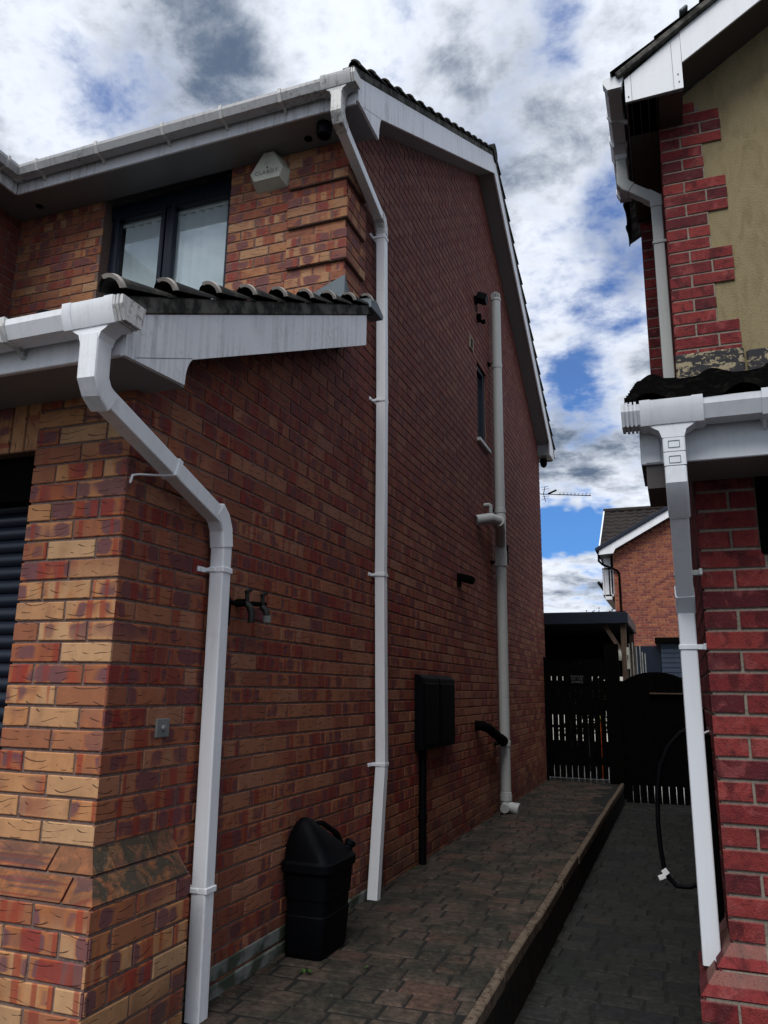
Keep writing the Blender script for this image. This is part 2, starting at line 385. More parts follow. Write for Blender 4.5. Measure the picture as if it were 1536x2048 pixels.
def upvc(name, col, streak=.3, grime=.3, rough=.38, gcol=(.16, .16, .14), edge=.0):
    m, t, b = material(name); pos = t.pos()
    st = t.noise(t.v('MULTIPLY', pos, (34, 34, 1.6)), 1.0, 4.0, .65); sp = t.noise(pos, 34.0, 5.0, .7); lg = t.noise(pos, 2.3, 3.0, .6)
    c = t.mix(t.m('MULTIPLY', t.m('MULTIPLY', t.step(st, .46, .62), t.step(lg, .3, .65)), streak), col, tuple(q*.50 for q in col))
    c = t.mix(t.m('MULTIPLY', t.step(t.m('ADD', t.m('MULTIPLY', sp, .7), t.m('MULTIPLY', lg, .3)), .52, .66), grime), c, gcol)
    t.put(b.inputs['Base Color'], c); b.inputs['Roughness'].default_value = rough; b.inputs['Specular IOR Level'].default_value = .4
    t.put(b.inputs['Normal'], t.bump(sp, .06, .002))
upvc('upvc', (.83, .85, .88), .16, .09, .28); upvc('upvc_streaked', (.74, .76, .80), .6, .30)
upvc('upvc_gutter', (.46, .47, .48), .6, .95, gcol=(.13, .12, .10)); upvc('upvc_grey', (.40, .42, .41), .15, .10, .45)
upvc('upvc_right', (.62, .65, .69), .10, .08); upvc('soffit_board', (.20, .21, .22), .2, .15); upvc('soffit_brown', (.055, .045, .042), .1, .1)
upvc('upvc_joint', (.62, .62, .61), .6, .85, gcol=(.07, .065, .055))
simple('mortar', (.175, .122, .108), .95, .35, 60.0, .5, .1); simple('mortar_light', (.24, .21, .175), .95, .3, 90.0, .5, .1)
simple('mortar_far', (.22, .15, .12), .95, .2, 60.0)
simple('tile_dark', (.018, .018, .018), .9, .0, 14.0, .5, .1, col2=(.045, .043, .036)); simple('tile_black', (.007, .007, .007), .95, .0, 18.0, .9, .05, col2=(.022, .021, .017), thr=(.5, .7)); simple('tile_brown', (.026, .020, .018), .85, .0, 3.0, .3, .2, col2=(.014, .012, .012))
simple('cement', (.12, .115, .105), .95, .0, 13.0, .6, .1, col2=(.03, .03, .027), thr=(.38, .62)); simple('mortar_rim', (.34, .31, .28), .9, .3, 30.0, .3)
simple('navy', (.007, .012, .024), .35, .2, 3.0); simple('black_plastic', (.0012, .0016, .0028), .62, .3, 9.0, .25, .10)
simple('matt_black', (.0022, .0022, .0022), .95, .3, 9.0, .1, .05); simple('blind', (.86, .90, .92), .8, .06, 3.0)
simple('cream', (.50, .51, .43), .5, .25, 6.0, .05, col2=(.36, .37, .31)); simple('lead', (.105, .135, .155), .6, .3, 7.0, .1); simple('steel', (.45, .46, .47), .35, .2, 20.0, metal=.8)
simple('brass', (.008, .009, .007), .6, .4, 30.0, metal=.2, col2=(.004, .004, .004)); simple('bell_plate', (.16, .17, .165), .5, .2, 30.0); simple('white_paint', (.8, .8, .8), .5, .05)
simple('timber', (.085, .055, .036), .8, .4, 6.0, .3, stretch=(8, 8, 1)); simple('black_timber', (.0022, .0020, .0018), .95, .4, 8.0, .3, .04); simple('pale_batten', (.30, .30, .27), .7, .3, 9.0)
simple('render_base', (.17, .18, .165), .95, .0, 7.0, .9, .1, col2=(.05, .06, .045), thr=(.40, .58)); simple('concrete', (.13, .10, .075), .95, .0, 30.0, .9, .1, col2=(.05, .036, .027), bs=160)
simple('retaining', (.020, .015, .012), .95, .0, 6.0, .9, .1, col2=(.012, .011, .010)); simple('patio', (.50, .48, .44), .9, .2, 4.0); simple('soil', (.05, .045, .035), .95, .3, 1.0)
simple('leaf', (.05, .10, .02), .6, .4, 60.0); simple('far_white', (.75, .77, .8), .5, .1, 3.0); simple('twig', (.05, .04, .035), .9)
simple('toy_orange', (.9, .16, .02), .4); simple('toy_yellow', (.75, .6, .08), .4); simple('dirty_cream', (.27, .24, .17), .7, .3, 30.0); simple('dark_room', (.02, .022, .025), .9)
# render (rough cream stucco)
m, t, b = material('stucco'); pos = t.pos()
n = t.noise(pos, 120.0, 4.0, .7); n2 = t.noise(t.v('MULTIPLY', pos, (1, 1, .35)), 14.0, 4.0, .6, 1.2)
t.put(b.inputs['Base Color'], t.mix(t.step(n2, .4, .72), (.245, .20, .115), (.20, .162, .092))); b.inputs['Roughness'].default_value = .95
t.put(b.inputs['Normal'], t.bump(t.m('ADD', n, t.m('MULTIPLY', n2, .7)), .9, .006)); b.inputs['Specular IOR Level'].default_value = .1
# painted stone band, cream paint flaking off black
m, t, b = material('flaking_stone'); pos = t.pos()
n = t.noise(t.v('MULTIPLY', pos, (1, 1, 1.8)), 13.0, 6.0, .68, .6); n2 = t.noise(pos, 60.0, 4.0, .7)
k = t.step(t.m('ADD', t.m('MULTIPLY', n, .75), t.m('MULTIPLY', n2, .25)), .515, .54)
t.put(b.inputs['Base Color'], t.mix(k, (.014, .014, .018), (.27, .225, .14))); b.inputs['Roughness'].default_value = .85
t.put(b.inputs['Normal'], t.bump(k, .5, .003))
# block paving
def paving(name, cols, moss, mossamt):
    m, t, b = material(name); (u, v, _), (r, g, bb) = attrs(t); pos = t.pos()
    base = t.mix(r, cols[0], cols[1]); base = t.mix(t.step(g, .7, .8), base, cols[2])
    n = t.noise(pos, 3.2, 5.0, .65); base = t.mix(t.m('MULTIPLY', t.step(n, .40, .60), mossamt), base, moss)
    n2 = t.noise(pos, 28.0, 5.0, .7); base = t.mix(.6, base, t.mix(t.step(n2, .3, .7), (.12, .12, .12), (.88, .88, .88)), 'OVERLAY')
    sp = t.noise(pos, 95.0, 2.0, .5); n4 = t.noise(pos, 2.0, 2.0)
    base = t.mix(t.m('MULTIPLY', t.step(sp, .68, .72), t.m('MULTIPLY', t.step(n4, .42, .6), .8 if 'dark' not in name else .35)), base, (.17, .17, .145))
    t.put(b.inputs['Base Color'], base); b.inputs['Roughness'].default_value = .88; b.inputs['Specular IOR Level'].default_value = .25
    t.put(b.inputs['Normal'], t.bump(t.m('ADD', n2, t.noise(pos, 150.0, 2.0)), .6, .004))
paving('paver', ((.050, .038, .030), (.062, .044, .034), (.066, .038, .029)), (.018, .019, .014), .88)
paving('paver_dark', ((.019, .0195, .019), (.025, .024, .022), (.015, .015, .017)), (.011, .015, .009), .6)
simple('joint_sand', (.006, .006, .005), .95, .3, 20.0)
# window glass: real reflecting pane
m, t, b = material('glass'); t.n.remove(b)
tr = t.new('ShaderNodeBsdfTransparent'); tr.inputs[0].default_value = (.82, .88, .88, 1); gl = t.new('ShaderNodeBsdfGlossy'); gl.inputs['Roughness'].default_value = .01
gl.inputs[0].default_value = (.85, .93, 1, 1); gn = t.new('ShaderNodeNewGeometry'); cs_ = t.m('ABSOLUTE', t.v('DOT_PRODUCT', gn.outputs['Normal'], gn.outputs['Incoming'])); frs = t.m('ADD', .17, t.m('MULTIPLY', .83, t.m('POWER', t.m('SUBTRACT', 1.0, cs_), 5.0)))
mx = t.new('ShaderNodeMixShader'); t.l.new(frs, mx.inputs[0]); t.l.new(tr.outputs[0], mx.inputs[1]); t.l.new(gl.outputs[0], mx.inputs[2])
t.l.new(mx.outputs[0], t.n['Material Output'].inputs[0])

X, Yv, Z = V((1, 0, 0)), V((0, 1, 0)), V((0, 0, 1))
CP = .075
# ================================================================= GROUND AND PATHS
mb = MB(); mb.add([(-3000, -3000, -.262), (3000, -3000, -.262), (3000, 3000, -.262), (-3000, 3000, -.262)], [[0, 1, 2, 3]]); struct(mb.build('ground', 'soil'))
# raised side path (paving blocks over a bed, retaining edge on its right)
rot = radians(3.0); cs, sn = cos(rot), sin(rot)
mb = MB(); mb._box([-4.2, -6, -.2], [1.0, 9.32, -.006], 0, 0, None)
def strip_iv(a, b): return lambda v: [(a, b, False, False)]
def pave(mb, x0, x1, y0, y1, z, L, Wd, mi, ang, seed):
    """rows of blocks running across the strip"""
    rnd = random.Random(seed); ca, sa = cos(ang), sin(ang); g = .008
    nrow = int((y1-y0+(x1-x0)*abs(sa)+.5)/(Wd+g))
    for k in range(-3, nrow):
        yy = y0+k*(Wd+g); off = rnd.uniform(0, L) if rnd.random() < .2 else (k % 2)*(L/2)
        xx = x0-.3-off
        while xx < x1+.3:
            ln = rnd.choice((.12, .16, .16, .20, .20, .24))
            a = xx; bq = xx+ln; xx = bq+g
            cc = [(a, yy), (bq, yy), (bq, yy+Wd), (a, yy+Wd)]
            cc = [(x0+(p-x0)*ca-(q-y0)*sa, y0+(p-x0)*sa+(q-y0)*ca) for p, q in cc]
            cx = [min(max(p, x0), x1) for p, q in cc]; cy = [min(max(q, y0), y1) for p, q in cc]
            if max(cx)-min(cx) < .03 or max(cy)-min(cy) < .03: continue
            h = rnd.uniform(-.004, .004); tl = rnd.uniform(-.0025, .0025); bv = .009
            mx_, my_ = sum(cx)/4, sum(cy)/4
            ins = [(p+(mx_-p)*bv/(ln/2), q+(my_-q)*bv/(Wd/2)) for p, q in zip(cx, cy)]
            vs = [(p, q, z-.02) for p, q in zip(cx, cy)]+[(p, q, z+h-.008+(tl if i in (0, 3) else -tl)) for i, (p, q) in enumerate(zip(cx, cy))]+[(p, q, z+h+(tl if i in (0, 3) else -tl)) for i, (p, q) in enumerate(ins)]
            fs = [[8, 9, 10, 11]]+[f for e in range(4) for f in ([4+e, 4+(e+1) % 4, 8+(e+1) % 4, 8+e], [e, (e+1) % 4, 4+(e+1) % 4, 4+e])]
            mb.add(vs, fs, mi, [[(0, 0)]*4]*9, (rnd.random(), rnd.random(), rnd.random()))
pave(mb, 0.0, 1.0, -2.4, 9.3, 0.0, .205, .132, 1, rot, 3)
pave(mb, -3.6, 0.0, -2.4, -.12, 0.0, .205, .132, 1, rot, 4)
struct(mb.build('path', ['joint_sand', 'paver']))
mb = MB(); yk = -3.0; rk = random.Random(5)
while yk < 9.2:
    ln = rk.uniform(.86, .93); dx = rk.uniform(-.004, .004); dz = rk.uniform(-.006, .006); tw = rk.uniform(-.004, .004)
    T = Matrix.Translation((1.026+dx, yk+ln/2, -.09+dz)) @ Matrix.Rotation(tw, 4, 'Z') @ Matrix.Rotation(tw*.7, 4, 'X')
    mb._box([-.023, -ln/2+.003, .035], [.023, ln/2-.003, .098], .006, 0, T); yk += ln
struct(mb.build('kerb', 'concrete'))
mb = MB(); mb._box([1.0, -6, -.26], [1.046, 9.3, -.052], .0, 0, None); struct(mb.build('retaining_edge', 'retaining'))
mb = MB(); mb._box([1.04, -6, -.36], [7, 9.55, -.256], 0, 0, None)
pave(mb, 1.04, 1.962, -1.9, 9.5, -.25, .2, .145, 1, radians(-2), 8); pave(mb, 1.962, 3.4, -1.9, .78, -.25, .2, .145, 1, radians(-2), 9)
struct(mb.build('driveway', ['joint_sand', 'paver_dark']))
mb = MB(); mb._box([-6, 9.56, -.1], [1.08, 18, -.01], 0, 0, None); mb._box([1.085, 9.56, -.34], [6, 18, -.235], 0, 0, None); struct(mb.build('patio', 'patio'))

# ================================================================= LEFT HOUSE
LH = thing('brick_house', 'brick house with front garage, white gutters and a tall gable wall along the side path', 'house', (0, 0, 0))
ZB = .70
k_of = lambda z: int(round((z-ZB)/CP))
gb = lambda y: 2.40+.478*y            # garage verge, lower line
ub = lambda y: 5.012+.59*(y-1.988) if y < 5.70 else 7.202-.59*(y-5.70)   # main verge, lower line
UE = 5.70; RB = 9.55
# --- side wall: one plane x=0 from the garage corner to the back corner
wall = MB()
outline = [(0, -.3), (RB, -.3), (RB, 4.95), (UE, 7.22), (1.88, 4.97), (1.88, 3.32), (0, 2.42)]
SW = (5.47, 5.92, 3.86, 4.76)          # small side window hole (y0,y1,z0,z1)
def ring(p, h):                        # solid slab with one rectangular hole, as faces around the hole
    pass
thick = .28
def slab_with_hole(mb, pts, hole, mi=0):
    """x=0 wall slab: outline in (y,z), outward normal +x, optional rectangular hole through it"""
    y0, y1, z0, z1 = hole
    # split the outline into vertical strips so that the hole can be left open
    ys = sorted({p[0] for p in pts} | {y0, y1})
    def top(y, side):
        best = -1
        n = len(pts)
        for i in range(n):
            (a, b), (c, d) = pts[i], pts[(i+1) % n]
            if a == c: continue
            lo, hi = min(a, c), max(a, c)
            if (side > 0 and lo <= y < hi) or (side < 0 and lo < y <= hi):
                best = max(best, b+(d-b)*(y-a)/(c-a))
        return best
    for a, b in zip(ys[:-1], ys[1:]):
        bot = pts[0][1]; ta, tb = top(a, 1), top(b, -1)
        segs = [((bot, bot), (ta, tb))]
        if a >= y0-1e-6 and b <= y1+1e-6: segs = [((bot, bot), (z0, z0)), ((z1, z1), (ta, tb))]
        for (p0, p1), (q0, q1) in segs:
            mb.add([(0, a, p0), (0, b, p1), (0, b, q1), (0, a, q0), (-thick, a, p0), (-thick, b, p1), (-thick, b, q1), (-thick, a, q0)],
                   [[0, 1, 2, 3], [7, 6, 5, 4]], mi)
slab_with_hole(wall, outline, SW)
y0, y1, z0, z1 = SW
wall.add([(0, y0, z0), (0, y1, z0), (0, y1, z1), (0, y0, z1), (-thick, y0, z0), (-thick, y1, z0), (-thick, y1, z1), (-thick, y0, z1)], [[1, 0, 4, 5], [2, 1, 5, 6], [3, 2, 6, 7], [0, 3, 7, 4]], 0)
def side_iv(v):
    base = poly_iv(outline, [(y0, y1, z0, z1)], (True, True))(v)
    if v < .70:   # the plinth covers the corner
        base = [(max(a, .412), b, False, cb) for a, b, ca, cb in base]
    elif v > 2.42: base = [(a, b, a > 1.8 and v > 3.5, cb) for a, b, ca, cb in base]
    if v > 3.5: base = [(max(a, 1.88), b, ca, cb) for a, b, ca, cb in base if b > 1.88]
    return base
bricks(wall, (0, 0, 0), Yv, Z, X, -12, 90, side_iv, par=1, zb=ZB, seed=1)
wall.build('side_wall', ['mortar', 'brick_side_shaded'], LH, smooth=False)
# --- garage front pier and lintel
w2 = MB(); w2._box([-.44, .001, -.3], [-.001, .28, 2.42], 0, 0, None); w2._box([-3.6, .001, -.3], [-3.15, .28, 2.42], 0, 0, None); w2._box([-3.15, .001, 2.118], [-.44, .28, 2.42], 0, 0, None)
fr_iv = lambda v: [(.0 if v >= .70 else 9, .44, True, True)] if v >= .70 else []
bricks(w2, (0, 0, 0), -X, Z, -Yv, 0, 24, fr_iv, par=0, zb=ZB, seed=1)
bricks(w2, (0, 0, 0), -X, Z, -Yv, -12, 24, lambda v: [(3.15, 3.6, True, False)], par=0, zb=ZB, seed=2)
# soldier course above the door
for i in range(38):
    u0 = .44+i*.0725; col = (random.random(), random.random(), random.random())
    vs = [(-a, .0-c, b) for a, b, c in ((u0, 2.112, 0), (u0+.064, 2.112, 0), (u0+.064, 2.327, 0), (u0, 2.327, 0), (u0+.003, 2.115, .006), (u0+.061, 2.115, .006), (u0+.061, 2.324, .006), (u0+.003, 2.324, .006))]
    fs = [[4, 5, 6, 7], [0, 1, 5, 4], [1, 2, 6, 5], [2, 3, 7, 6], [3, 0, 4, 7]]
    P2 = [(b-2.22, a-u0-.03) for a, b in ((u0, 2.112), (u0+.064, 2.112), (u0+.064, 2.327), (u0, 2.327), (u0+.003, 2.115), (u0+.061, 2.115), (u0+.061, 2.324), (u0+.003, 2.324))]
    w2.add(vs, [f[::-1] for f in fs], 1, [[P2[j] for j in f[::-1]] for f in fs], col)
w2.build('front_wall', ['mortar', 'brick'], LH, smooth=False)
# --- plinth round the pier, with two chamfered courses
def plinth_core(mb, cx, cy, sx, zt, ly, lx):
    """mortar body with hipped chamfer round the corner (cx,cy); sx=+1 side face looks to +x, -1 to -x"""
    o, zb_ = .098, zt-.147; a = cx+sx*.001; e = cx+sx*.107
    mb._box([min(cx-sx*lx, e), cy-.107, -.3], [max(cx-sx*lx, e), cy+.02, zb_], 0, 0, None); mb._box([min(cx, e-sx*.0005), cy+.02, -.3], [max(cx, e-sx*.0005), cy+ly, zb_], 0, 0, None)
    T0 = (cx, cy, zt-.012); T1 = (cx, cy+ly, zt-.012); T2 = (cx-sx*lx, cy, zt-.012)
    C0 = (cx+sx*o, cy-o, zb_); C1 = (cx+sx*o, cy+ly, zb_); C2 = (cx-sx*lx, cy-o, zb_)
    f1 = [[0, 1, 2, 3]]; mb.add([T0, C0, C1, T1], f1); mb.add([C0, T0, T2, C2], f1); mb.add([T1, C1, (cx, cy+ly, zb_)], [[0, 1, 2]])
pl = MB(); plinth_core(pl, 0, 0, 1, .70, .41, .44)
D = .112
bricks(pl, (-.0, -D+.005, 0), X, Z, -Yv, -12, -2, lambda v: [(-.44, D, False, True)] if v < .555 else [], par=0, zb=ZB, seed=3, pitch=.225)
bricks(pl, (D-.005, -D, 0), Yv, Z, X, -12, -2, lambda v: [(0, .41+D, True, True)] if v < .555 else [], par=1, zb=ZB, seed=4)
# chamfer bricks: tilted faces, mitred at the corner, true size 56 x 75
def chamfer(mb, par):
    for c in range(2):
        z0 = .553+c*CP; z1 = z0+.066; o0 = D-c*.056; o1 = o0-.050; rr = random.Random(40+c)
        # front run (towards -x)
        u = -o0 if c == 0 else 0; edges = []
        e = [(-1, .0)]
        xs = [.0+(.10 if c == 0 else -.02)-i*.225 for i in range(0, 4)]
        cur0 = o0; cur1 = o1
        for i in range(4):
            nx = xs[i+0]-.215 if i else (xs[0]-.11)
            nx = max(nx, -.44)
            if cur0 <= -.44: break
            col = (rr.random()*.03, rr.random()*.02, .15+rr.random()*.3)
            P4 = [(cur0, -o0, z0), (nx+.004, -o0, z0), (nx+.004, -o1, z1), (cur1, -o1, z1)]
            vs = [V(q) for q in P4]+[V((q[0], q[1]+.012, q[2]-.012)) for q in P4]
            uv4 = [[(q[0]-nx-.1, q[2]-z0-.03) for q in P4]]+[[(0, 0)]*4]*4
            mb.add(vs, [[0, 3, 2, 1], [0, 1, 5, 4], [1, 2, 6, 5], [2, 3, 7, 6], [3, 0, 4, 7]], 3, uv4, col)
            cur0 = cur1 = nx-.006
        cur0, cur1 = -o0, -o1
        cuts = [.17, .395, .41] if c == 0 else [.06, .285, .41]
        for i, cy in enumerate(cuts):
            if cy-cur0 < .03: continue
            col = (rr.random()*.03, rr.random()*.02, .1+rr.random()*.4)
            e = cy-.004
            P4 = [(o0, cur0, z0), (o0, e, z0), (o1, e, z1), (o1, cur1, z1)]
            vs = [V(q) for q in P4]+[V((q[0]-.012, q[1], q[2]-.012)) for q in P4]
            uv4 = [[(q[1]-cy+.1, q[2]-z0-.03) for q in P4]]+[[(0, 0)]*4]*4
            mb.add(vs, [[0, 1, 2, 3], [0, 4, 5, 1], [1, 5, 6, 2], [2, 6, 7, 3], [3, 7, 4, 0]], 2, uv4, col)
            cur0 = cur1 = cy+.004
chamfer(pl, 0)
MATS['brick_mossy'] = None
multi_brick('brick_mossy', tint=(.60, .58, .52), crease=.6, moss=.92); multi_brick('brick_weathered', tint=(.85, .82, .74), crease=.45, moss=.45)
pl.build('plinth', ['mortar', 'brick', 'brick_mossy', 'brick_weathered'], LH, smooth=False)
rb = MB(); rb._box([.0, .415, -.12], [.016, 2.6, .05], .006, 0, None); rb._box([.0, .415, .06], [.011, 1.9, .118], .004, 0, None); rb.build('base_course', 'render_base', LH)
# --- garage roller door
gd = thing('roller_door', '', ''); 
for kk in ('label', 'category'): del gd[kk]
gd.parent = LH
g = MB(); z = -.02
while z < 1.95:
    g.prism([(0, 0), (-.006, .004), (-.013, .014), (-.015, .027), (-.013, .040), (-.006, .050), (0, .054), (.01, .054), (.01, 0)], (-3.15, .15, z), Yv, Z, X, 2.71, 0); z += .055
g.build('door_slats', 'navy', gd); g = MB(); g._box([-3.15, .06, 1.93], [-.44, .27, 2.115], .004, 0, None); g._box([-.475, .11, -.05], [-.442, .20, 1.93], .003, 0, None); g.build('door_housing', 'matt_black', gd)
# --- first floor front wall with window opening
WX0, WX1, WZ0 = -2.0, -.88, 3.55
w3 = MB(); FY = 1.88
for lo, hi in (([-2.83, FY, 2.6], [WX0, FY+.28, 4.84]), ([WX1, FY, 2.6], [-.001, FY+.28, 4.84]), ([WX0, FY, 2.6], [WX1, FY+.28, WZ0])): w3._box(lo, hi, 0, 0, None)
bricks(w3, (0, FY, 0), -X, Z, -Yv, 27, 55, lambda v: [(0, -WX1, True, True), (-WX0, 2.83, True, False)] if v > WZ0 else [(0, 2.83, True, False)], par=0, zb=ZB, seed=1)
w3.build('upper_front_wall', ['mortar', 'brick'], LH, smooth=False)
# projecting quoin blocks, three courses each with a flush course between
qn = MB()
for ks in (39, 43, 47, 51):
    za = ZB+ks*CP-.004; zc = za+3*CP
    qn._box([-.405, FY-.022, za], [.022, FY+.29, zc-.003], 0, 0, None)
    bricks(qn, (.022, FY-.022, 0), -X, Z, -Yv, ks, ks+3, lambda v: [(0, .43, True, True)], par=0, zb=ZB, seed=1)
    bricks(qn, (.022, FY-.022, 0), Yv, Z, X, ks, ks+3, lambda v: [(0, .312, True, True)], par=1, zb=ZB, seed=1)
qn.build('quoins', ['mortar', 'brick'], LH, smooth=False)
# wing wall on the far left
ww = MB(); ww._box([-3.1, -.9, 2.6], [-2.83, FY, 4.84], 0, 0, None)
bricks(ww, (-2.83, FY, 0), -Yv, Z, X, 27, 55, lambda v: [(0, 2.78, False, False)], par=1, zb=ZB, seed=5)
ww.build('wing_wall', ['mortar', 'brick_side_shaded'], LH, smooth=False)
bw = MB(); bw._box([-8, 9.30, -.3], [-.001, RB, 4.9], 0, 0, None); bw._box([-8, 2.3, -.3], [-7.7, 9.3, 4.9], 0, 0, None)
bw.build('rear_wall', 'far_brick', LH)
# --- upstairs window
wf = MB(); wy = FY+.09
def frame(mb, x0, x1, z0, z1, y, w, dpt, b=.006):
    mb._box([x0, y, z0], [x0+w, y+dpt, z1], b, 0, None); mb._box([x1-w, y, z0], [x1, y+dpt, z1], b, 0, None)
    mb._box([x0+w, y, z1-w], [x1-w, y+dpt, z1], b, 0, None); mb._box([x0+w, y, z0], [x1-w, y+dpt, z0+w], b, 0, None)
frame(wf, WX0+.002, WX1-.002, WZ0, 4.82, wy, .045, .07)
wf._box([-1.50, wy, WZ0+.05], [-1.452, wy+.07, 4.77], .006, 0, None)
wf._box([WX0, wy-.015, 4.70], [WX1, wy+.02, 4.82], .004, 0, None)
wn = wf.build('window', 'navy', LH)
s1 = MB(); frame(s1, WX0+.045, -1.502, WZ0+.06, 4.72, wy-.018, .034, .06, .008); frame(s1, -1.450, WX1-.045, WZ0+.06, 4.72, wy-.018, .034, .06, .008); s1.build('sash_frame', 'navy', wn)
s1 = MB(); [s1.add([(a, wy+.03, WZ0+.08), (b_, wy+.03, WZ0+.08), (b_, wy+.03, 4.70), (a, wy+.03, 4.70)], [[0, 1, 2, 3]]) for a, b_ in ((WX0+.07, -1.53), (-1.42, WX1-.07))]; s1.build('pane', 'glass', wn)
s1 = MB(); s1._box([-1.397, wy+.034, 3.98], [-1.377, wy+.05, 4.12], .004, 0, None); s1.build('handle', 'white_paint', wn)
s1 = MB(); xb = WX0+.10
while xb < WX1-.10:
    a = radians(22); s1.obox((xb+.035, wy+.07, 4.10), (.084, .0015, 1.14), ((cos(a), sin(a), 0), (-sin(a), cos(a), 0), (0, 0, 1))); xb += .078
s1._box([WX0+.06, wy+.05, 4.66], [WX1-.06, wy+.10, 4.70], .003, 0, None); s1.build('vertical_blinds', 'blind', wn)
s1 = MB(); s1._box([WX0-.2, wy+.9, 3.3], [WX1+.3, wy+.92, 5.0], 0, 0, None); s1._box([WX0-.2, wy+.2, 4.81], [WX1+.3, wy+.9, 4.83], 0, 0, None); s1._box([WX0-.2, wy+.2, 3.3], [WX1+.3, wy+.9, 3.32], 0, 0, None)
s1._box([WX0-.2, wy+.2, 3.3], [WX0-.18, wy+.9, 5], 0, 0, None); s1._box([WX1+.28, wy+.2, 3.3], [WX1+.3, wy+.9, 5], 0, 0, None); s1.build('room_behind', 'dark_room', wn)
# --- small side window
s1 = MB()
for a, b_, c, d_ in ((y0, y0+.055, z0, z1), (y1-.055, y1, z0, z1), (y0+.055, y1-.055, z1-.055, z1), (y0+.055, y1-.055, z0, z0+.055)): s1._box([-.075, a, c], [-.02, b_, d_], .006, 0, None)
sw = s1.build('window', 'navy', LH, label='narrow side window high on the gable wall')
s1 = MB(); s1.add([(-.052, y0+.05, z0+.05), (-.052, y1-.05, z0+.05), (-.052, y1-.05, z1-.05), (-.052, y0+.05, z1-.05)], [[0, 1, 2, 3]]); s1.build('pane', 'glass', sw)
s1 = MB(); s1._box([-.02, y0-.03, z0-.045], [.045, y1+.03, z0-.004], .004, 0, None); s1.build('sill', 'upvc_grey', sw)
s1 = MB(); s1._box([-.7, y0-.2, z0-.1], [-.29, y1+.2, z1+.1], 0, 0, None); s1.build('room_behind', 'dark_room', sw)

# ---------------------------------------------------------------- roofs
def tiles(mb, O, U, S, N, width, length, r=.036, pw=.30, gauge=.30, mi=0, th=.018, seg=16, first=0.0):
    """pan-and-roll tiles: U along the eave, S up the slope, N normal; real stepped courses"""
    O, U, S, N = V(O), V(U).normalized(), V(S).normalized(), V(N).normalized()
    nu = max(2, int(width/pw*seg)); nc = int(math.ceil(length/gauge))
    def prof(u):
        q = ((u-first) % pw)/pw
        return r*sin(pi*q/.42) if q < .42 else -.006*sin(pi*(q-.42)/.58)
    for c in range(nc):
        s0 = c*gauge-.02; s1 = min((c+1)*gauge+.03, length); rj = random.uniform(-.003, .003)
        vs = []
        for i in range(nu+1):
            u = width*i/nu; h = prof(u)
            for (s, k) in ((s0, th+rj), (s1, 0), (s0, 0+rj)):
                vs.append(O+U*u+S*s+N*(h+k+.004))
        fs = []
        for i in range(nu):
            a = i*3; b = a+3; fs.append([a, b, b+1, a+1]); fs.append([a+2, b+2, b, a])
        fl = U.cross(S).dot(N) < 0
        mb.add(vs, [f[::-1] for f in fs] if fl else fs, mi)
def verge(mb, mbr, O, S, N, U, length, gauge, r=.05, lift=.02):
    """bedded verge: cement strip with the roll tile ends standing proud over it, rim of pale mortar at each end"""
    O, S, N, U = V(O), V(S).normalized(), V(N).normalized(), V(U).normalized()
    n = int(length/gauge)
    for c in range(n+1):
        s0 = c*gauge; s1 = min(s0+gauge+.04, length); lift0 = lift; 
        if s1-s0 < .05: continue
        pr = [(r*cos(pi*i/8), r*sin(pi*i/8)) for i in range(9)]
        a = [O+S*s0+U*(x-r)+N*(yv+lift0) for x, yv in pr]; b = [O+S*s1+U*(x*.5-r)+N*(yv*.38) for x, yv in pr]
        ai = [O+S*s0+U*(x*.76-r)+N*(yv*.76+lift0) for x, yv in pr]; bi = [O+S*(s0+.10)+U*(x*.76-r)+N*(yv*.76+lift0-.01) for x, yv in pr]
        vs = a+b+ai+bi; fs = []
        for i in range(8): fs += [[i, i+1, 10+i, 9+i], [18+i, 27+i, 28+i, 19+i]]
        mb.add(vs, fs, 0)
        mb.add(bi, [list(range(9))], 1)
        ao = [O+S*s0+U*(r*1.06*cos(pi*.62*i/8)-r)+N*(r*1.06*sin(pi*.62*i/8)+lift0) for i in range(9)]; aj = [O+S*s0+U*(r*.80*cos(pi*.62*i/8)-r)+N*(r*.80*sin(pi*.62*i/8)+lift0) for i in range(9)]
        q = MB(); q.add([p-S*.008 for p in ao]+[p-S*.008 for p in aj]+[p+S*.012 for p in ao]+[p+S*.012 for p in aj], [[i, 9+i, 10+i, i+1] for i in range(8)]+[[i, i+1, 19+i, 18+i] for i in range(8)]+[[9+i, 27+i, 28+i, 10+i] for i in range(8)]+[[0, 18, 27, 9], [8, 17, 35, 26]], 0); mbr.append(q)
# garage lean-to
sl_a = math.atan(.487); Sg = V((0, cos(sl_a), sin(sl_a))); Ng = V((0, -sin(sl_a), cos(sl_a)))
gt = lambda y: 2.448+.487*(y+.294)
O = V((.20, -.37, gt(-.37)+.05)); Lg = (1.88+.37)/cos(sl_a)
r_ = MB(); tiles(r_, O+V((-3.75, .06, -.015)), X, Sg, Ng, 3.70, Lg-.07, first=.05, r=.032); gr = r_.build('garage_roof', 'tile_dark', LH)
r_ = MB(); rr_ = []; verge(r_, rr_, O+V((.035, 0, .004)), Sg, Ng, X, Lg+.02, .305, .050, .026); r_.build('verge_tiles', ['tile_dark', 'matt_black'], gr); [q.build('mortar_rim', 'mortar_rim', gr) for q in rr_]
r_ = MB(); r_.obox(O+V((.008-.04, 0, -.0))+Sg*(Lg/2)+Ng*(-.022), (.08, Lg, .062), (X, Sg, Ng), .006); r_.build('verge_bedding', 'cement', gr)
